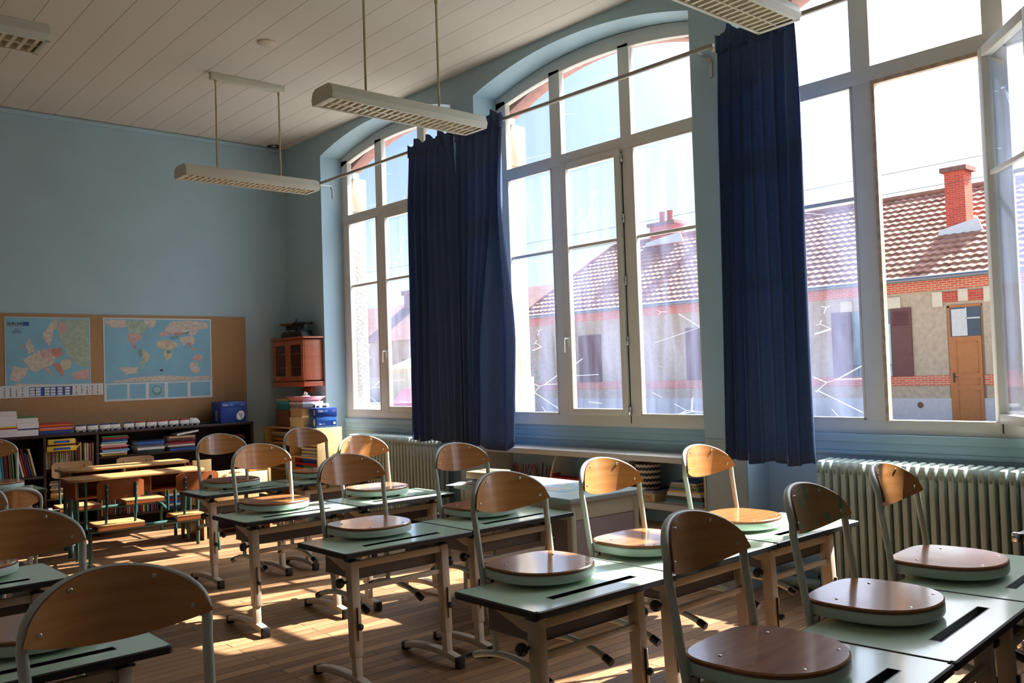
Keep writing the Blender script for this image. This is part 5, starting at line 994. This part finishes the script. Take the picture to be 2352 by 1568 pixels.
# ------------------------------------------------------------------ outside: ground, opposite house, far house, shrub, car
ZG = -.42
GRD = mat('street_asphalt', '#8f8c88', .9, amt=.08, scale=3)
m = MB(); m.box((5.8, -60, ZG - .2), (120, 140, ZG)); o = m.build('ground_street', GRD); struct(o)
HSTUC = mat('house_beige_render', '#b9a186', .95, amt=.12, scale=7, bump=.4); PLN = mat('house_plinth_pale', '#c6bcb8', .9, amt=.05)
ROOF = bpy.data.materials.new('roof_clay_tiles'); ROOF.use_nodes = True; n = ROOF.node_tree.nodes; l = ROOF.node_tree.links; tcn = n.new('ShaderNodeTexCoord'); no = n.new('ShaderNodeTexNoise'); no.inputs['Scale'].default_value = 3; no.inputs['Detail'].default_value = 8; rr_ = n.new('ShaderNodeValToRGB')
rr_.color_ramp.elements[0].color = S('#7d5040') + (1,); rr_.color_ramp.elements[1].color = S('#a87c68') + (1,); rr_.color_ramp.elements[0].position = .3; rr_.color_ramp.elements[1].position = .7; l.new(tcn.outputs['Object'], no.inputs['Vector']); l.new(no.outputs['Fac'], rr_.inputs[0]); l.new(rr_.outputs[0], n['Principled BSDF'].inputs['Base Color']); n['Principled BSDF'].inputs['Roughness'].default_value = .85
FX, FY0, FY1 = 27.0, -6.0, 29.3
ZE, SL, RX = 3.88, .735, 31.2
t = thing('house', 'long beige house with a clay-tiled roof across the street', 'house', (30, 12, ZG))
def tiled(x0, z0, ya0, yb0, x1, z1, ya1, yb1, rows, name='roof', parent=t, pitch=.26):
    """rows of overlapping wavy tiles between the eave (x0,z0) and the ridge (x1,z1)"""
    m = MB()
    for r_ in range(rows):
        u0, u1 = r_ / rows, (r_ + 1.12) / rows
        def pt(u, y, lift): return (x0 + (x1 - x0) * u, y, z0 + (z1 - z0) * u + lift)
        ya, yb_ = ya0 + (ya1 - ya0) * u0, yb0 + (yb1 - yb0) * u0; nseg = max(4, int((yb_ - ya) / pitch * 4)); A = []; B = []; D = []
        for k in range(nseg + 1):
            y = ya + (yb_ - ya) * k / nseg; w_ = .022 * math.sin(2 * PI * k / 4 + PI / 4); A.append(m.P(pt(u0, y, 0.085 + w_))); B.append(m.P(pt(min(u1, 1.0), y, .01 + w_ * .6))); D.append(m.P(pt(u0, y, .0)))
        for k in range(nseg): m.F((A[k], A[k + 1], B[k + 1], B[k])); m.F((D[k], D[k + 1], A[k + 1], A[k]))
    o = m.build(name, ROOF, parent, world=True, smooth=False); return o
m = MB(); m.k = 0; m.box((FX, FY0, ZG), (FX + 8, FY1, 3.52)); m.k = 1; m.box((FX - .02, FY0, ZG), (FX, FY1, .32)); m.build('wall', [HSTUC, PLN], t, world=True, smooth=False)
m = MB(); m.box((FX - .03, FY0, 3.50), (FX + .1, FY1 + .02, 3.84)); m.build('brick_cornice', BRICK, t, world=True, smooth=False)
m = MB(); m.box((FX - .03, FY0, .70), (FX + .02, 10.14, .985)); m.box((FX - .03, 11.06, .70), (FX + .02, FY1, .985)); m.build('brick_band', BRICK, t, world=True, smooth=False)
tiled(FX - .25, ZE - .05, FY0, FY1 + .3, RX, ZE - .05 + SL * (RX - FX + .25), FY0, FY1 - 1.6, 17)
m = MB(); zr = ZE - .05 + SL * (RX - FX + .25)
A = [m.P(p) for p in ((RX, FY0, zr), (RX, FY1 - 1.6, zr), (FX + 8.3, FY1 + .3, ZE - .05), (FX + 8.3, FY0, ZE - .05), (FX - .25, FY1 + .3, ZE - .05), (FX - .25, FY0, ZE - .08), (FX + 8.3, FY0, ZE - .08))]; m.F((A[0], A[1], A[2], A[3])); m.F((A[1], A[4], A[2])); m.build('rear_roof', ROOF, t, world=True, smooth=False)
m = MB(); m.tube([(RX, FY0, zr + .05), (RX, FY1 - 1.6, zr + .05)], .11, 8); m.tube([(RX, FY1 - 1.6, zr + .05), (FX - .25, FY1 + .3, ZE)], .10, 8); m.build('ridge_tiles', ROOF, t, world=True)
m = MB(); m.tube([(FX - .32, FY0, ZE - .02), (FX - .32, FY1 + .3, ZE - .02)], .075, 8); m.tube([(FX - .1, FY1, ZE - .05), (FX - .1, FY1, ZG)], .06, 8); m.build('gutter', mat('zinc_gutter', '#77777a', .4, metal=.6), t, world=True)
def chimney(x, y, zb, zt, wx_, wy, pots=0):
    q = MB(); q.box((x - wx_ / 2, y - wy / 2, zb - .6), (x + wx_ / 2, y + wy / 2, zt - .12)); c_ = q.build('chimney', BRICK2, t, world=True, smooth=False)
    q = MB(); q.box((x - wx_ / 2 - .10, y - wy / 2 - .10, zt - .14), (x + wx_ / 2 + .10, y + wy / 2 + .10, zt)); q.build('chimney_cap', mat('cap_brown_stone', '#7b5a50', .9, amt=.2), c_, world=False).location = -Vector((30, 12, ZG)) * 1.0
    for k in range(pots): q = MB(); q.lathe([(.15, zt), (.13, zt + .25), (.15, zt + .5), (.12, zt + .5)], (x, y + (k - .5) * .42, 0), 10); q.build('chimney_pot', mat('terracotta', '#b4573f', .8), c_).location = -Vector((30, 12, ZG))
    q = MB(); q.prism([(y - wy / 2 - .5, zb - .12), (y + wy / 2 + .25, zb - .12), (y + wy / 2 + .2, zb + .05), (y - wy / 2 - .35, zb + .30)], x - wx_ / 2 - .06, x - wx_ / 2 - .02, 'X'); q.build('flashing', mat('pale_zinc', '#cfcfd0', .6), c_).location = -Vector((30, 12, ZG))
chimney(29.04, 11.42, 5.43, 7.40, .56, .60)
chimney(31.0, 24.4, 6.9, 7.75, .7, 1.3, 2)
chimney(31.0, 21.9, 6.9, 8.6, .5, .5, 0)
# door of the opposite house
WD = mat('orange_brown_door_paint', '#b0692f', .45, amt=.06); PSTONE = mat('house_pale_stone', '#d6c5a8', .9, amt=.05)
yl_, yr_ = 11.02, 10.18
m = MB(); m.box((FX - .01, yr_ - .06, ZG), (FX + .02, yl_ + .10, 3.02)); m.build('door_recess', mat('recess_brown', '#8a6a50', .8), t, world=True)
m = MB(); X = FX - .03
m.box((X - .02, yr_, ZG + .02), (X + .02, yl_, 2.10)); m.k = 0
for z0_, z1_ in ((1.05, 1.95), (.70, .88), (ZG + .1, .55)):
    m.box((X - .035, yr_ + .10, z0_), (X - .02, yl_ - .14, z0_ + .02)); m.box((X - .035, yr_ + .10, z1_ - .02), (X - .02, yl_ - .14, z1_)); m.box((X - .035, yr_ + .10, z0_), (X - .02, yr_ + .12, z1_)); m.box((X - .035, yl_ - .16, z0_), (X - .02, yl_ - .14, z1_))
m.box((X - .02, yl_, ZG), (X + .03, yl_ + .06, 3.0)); m.box((X - .02, yr_ - .03, 2.95), (X + .03, yl_ + .06, 3.02)); dr = m.build('door_leaf', WD, t, world=True, smooth=False)
m = MB(); m.box((X - .045, yl_ - .07, .78), (X - .02, yl_ - .03, 1.05)); m.box((X - .06, yl_ - .16, .93), (X - .045, yl_ - .04, .95)); m.build('door_handle', IRON, dr).location = -Vector((30, 12, ZG))
m = MB(); m.box((X - .01, yr_, 2.10), (X + .01, yl_, 2.95)); m.build('transom_pane', mat('dark_reflecting_pane', '#4c5560', .08, amt=.3, scale=.9), t, world=True)
m = MB(); m.box((X - .03, yr_ + .36, 2.12), (X - .012, yr_ + .40, 2.93)); m.box((X - .03, yr_, 2.60), (X - .012, yr_ + .38, 2.64)); m.box((X - .02, yr_ + .40, 2.12), (X - .011, yl_ - .05, 2.90)); m.build('transom_blind', mat('pale_blind', '#cdc5bb', .6), t, world=True)
m = MB(); m.prism([(yr_ - .14, 3.12), (yl_ + .18, 3.12), (yl_ + .30, 3.42), (yr_ - .22, 3.42)], FX - .05, FX, 'X'); m.build('door_lintel', BRICK2, t, world=True, smooth=False)
for a, b_, z0_, z1_ in ((yl_ + .18, yl_ + .48, 3.0, 3.45), (10.48, 10.76, 3.12, 3.48), (yr_ - .40, yr_ - .12, 3.05, 3.50)): m = MB(); m.box((FX - .06, a, z0_), (FX, b_, z1_)); m.build('lintel_stone', PSTONE, t, world=True, bev=.01)
m = MB(); m.k = 0; m.box((FX - .03, 9.52, 3.10), (FX, 9.74, 3.26)); m.k = 1; text_on(m, '8', .15, (FX - .031, 9.66, 3.125), (0, -1, 0), (0, 0, 1), .002, bold=True); m.build('number_plate', [mat('plate_blue', '#4a55a8', .5), tone('white')], t, world=True, smooth=False)
m = MB(); m.lathe([(.09, -.01), (.07, -.03), (.03, -.03)], (FX - .02, 12.0, .12), 12, 'X'); m.build('wall_vent', tone('brown'), t, world=True)
SHB = mat('brown_shutter_paint', '#6b4038', .6, amt=.08, scale=8)
def shutter(y0, y1, z0, z1, louv=True, mm=None):
    q = MB(); q.box((FX - .06, y0, z0), (FX - .02, y1, z1)); q.box((FX - .075, y0 + .04, z0 + .55 * (z1 - z0) * .55), (FX - .06, y1 - .04, z0 + .33 * (z1 - z0)))
    if louv:
        for k in range(6): q.prism([(FX - .09, z1 - .52 + .075 * k), (FX - .06, z1 - .50 + .075 * k), (FX - .06, z1 - .47 + .075 * k)], y0 + .08, y1 - .08, 'Y')
    q.build('shutter', mm or SHB, t, world=True, smooth=False)
shutter(12.15, 12.78, .98, 3.05); shutter(14.05, 14.72, .98, 3.05)
m = MB(); m.box((FX - .02, 12.80, .98), (FX + .02, 14.05, 3.05)); m.build('window_pane', mat('house_window_dark', '#6f8080', .15, amt=.3, scale=1.5), t, world=True); m = MB(); m.box((FX - .04, 12.80, 1.0), (FX - .02, 13.4, 2.6)); m.build('window_curtain', mat('pale_turquoise_blind', '#a9cfc6', .7), t, world=True)
m = MB()
for k in range(9): m.box((FX - .12, 12.85 + .14 * k, 1.0), (FX - .10, 12.87 + .14 * k, 1.32))
m.box((FX - .13, 12.8, 1.32), (FX - .09, 14.1, 1.35)); m.build('window_railing', IRON, t, world=True)
for a in (12.75, 14.3): m = MB(); m.box((FX - .05, a - .30 + .0, 3.05), (FX, a + .10, 3.40)); m.build('lintel_stone', PSTONE, t, world=True, bev=.01)
for a in (19.3, 24.8):
    shutter(a, a + .62, .98, 2.9, False); shutter(a + .64, a + 1.24, .98, 2.9, False)
# outbuildings and far house seen through the far window
t2 = thing('farmhouse', 'distant house with a pink tiled roof and a skylight seen through the far window', 'house', (45, 66, ZG))
FR = mat('far_roof_tiles', '#8a6a60', .9, amt=.15, scale=2, stretch=(1, 1, 4)); FW = mat('far_wall_render', '#b9a89a', .9, amt=.1, scale=1)
m = MB(); m.box((45, 40, ZG), (54, 90, 4.6)); m.build('wall', FW, t2, world=True)
m = MB(); m.prism([(44.5, 4.55), (54.5, 4.55), (49.3, 8.3)], 39, 91, 'Y'); m.build('roof', FR, t2, world=True, smooth=False)
m = MB(); m.box((48.6, 67.3, 7.4), (49.8, 69.4, 9.3)); m.box((48.4, 67.1, 9.0), (50.0, 69.6, 9.4)); m.build('chimney', FR, t2, world=True)
m = MB(); m.bar((46.6, 64.9, 6.2), (47.4, 64.9, 6.75), 1.2, .1, (0, 0, 1)); m.build('skylight', mat('skylight_pale', '#d8e4ee', .3), t2, world=True)
for y in (60, 63.5, 67, 70.5): m = MB(); m.box((44.93, y, .8), (45.0, y + 1.2, 2.9)); m.build('window', mat('far_window_grey', '#7d7c86', .5), t2, world=True)
t3 = thing('garden_wall', 'low grey garden wall and shed in front of the distant house', 'shed', (38, 55, ZG)); m = MB(); m.box((38, 40, ZG), (38.4, 75, 1.4)); m.build('wall', FW, t3, world=True); m = MB(); m.box((36, 50.5, ZG), (38, 53.5, 2.0)); m.prism([(35.8, 2.0), (38.2, 2.0), (38.2, 2.8)], 50.2, 53.8, 'Y'); m.build('shed', PSTONE, t3, world=True)
t4 = thing('parked_car', 'parked car with a red roof line glimpsed at the foot of the far window', 'car', (22, 29.5, ZG), .3); m = MB(); m.prism([(-2.1, .25), (2.1, .25), (2.1, .75), (1.4, .9), (.9, 1.38), (-1.0, 1.42), (-1.7, .95), (-2.1, .85)], -.8, .8, 'Y'); m.build('car_body', mat('car_red_paint', '#b4525a', .3, coat=.5), t4, bev=.06); m = MB(); m.prism([(1.25, .93), (.86, 1.30), (-.95, 1.33), (-1.5, .97)], -.82, .82, 'Y'); m.build('car_windows', mat('car_glass', '#45505c', .1), t4)
for x in (-1.3, 1.3):
    for y in (-.75, .75): m = MB(); m.lathe([(.2, -.09), (.32, -.08), (.32, .08), (.2, .09)], (x, y, .32), 18, 'Y'); m.build('wheel', BLACK, t4)
def shrub(x, y, h, r_, label, seed, nleaf=2600):
    t = thing('shrub', label, 'shrub', (x, y, ZG)); r = random.Random(seed); m = MB()
    for k in range(nleaf):
        a = r.uniform(0, 2 * PI); u = r.random(); z = .15 + (h - .2) * u; rad = r_ * (math.sin(PI * (u * .8 + .12)) ** .6) * (r.random() ** .4) * (1 + .25 * math.sin(5 * a + 9 * u)); p = Vector((rad * math.cos(a), rad * math.sin(a), z)); s_ = r.uniform(.05, .10); d1 = Vector((r.uniform(-1, 1), r.uniform(-1, 1), r.uniform(-1, 1))).normalized(); d2 = d1.orthogonal().normalized()
        m.quad(p, p + d1 * s_ + d2 * s_ * .4, p + d1 * s_ * 2, p + d1 * s_ - d2 * s_ * .4)
    m.build('foliage', mat('leaf_green', '#7f9a4a', .6, amt=.35, scale=5, trans=.3), t, smooth=False); m = MB()
    for k in range(5): a = k * 1.26; m.tube([(0, 0, 0), (.15 * math.cos(a), .15 * math.sin(a), h * .3), (.3 * r_ * math.cos(a), .3 * r_ * math.sin(a), h * .7)], [.04, .03, .01], 6)
    m.build('stem', tone('brown'), t)
shrub(25.2, 28.0, 3.4, 1.0, 'tall green shrub growing against the left end of the beige house', 5)
for k, z in enumerate((5.6, 6.1)):
    m = MB(); pts = [(22, -10 + 60 * i / 20, z + .35 * ((i - 10) / 10) ** 2) for i in range(21)]; m.tube(pts, .008, 5); o = m.build('overhead_wire', BLACK); tag(o, ('lower' if k == 0 else 'upper') + ' thin overhead wire crossing in front of the tiled roof', 'wire')
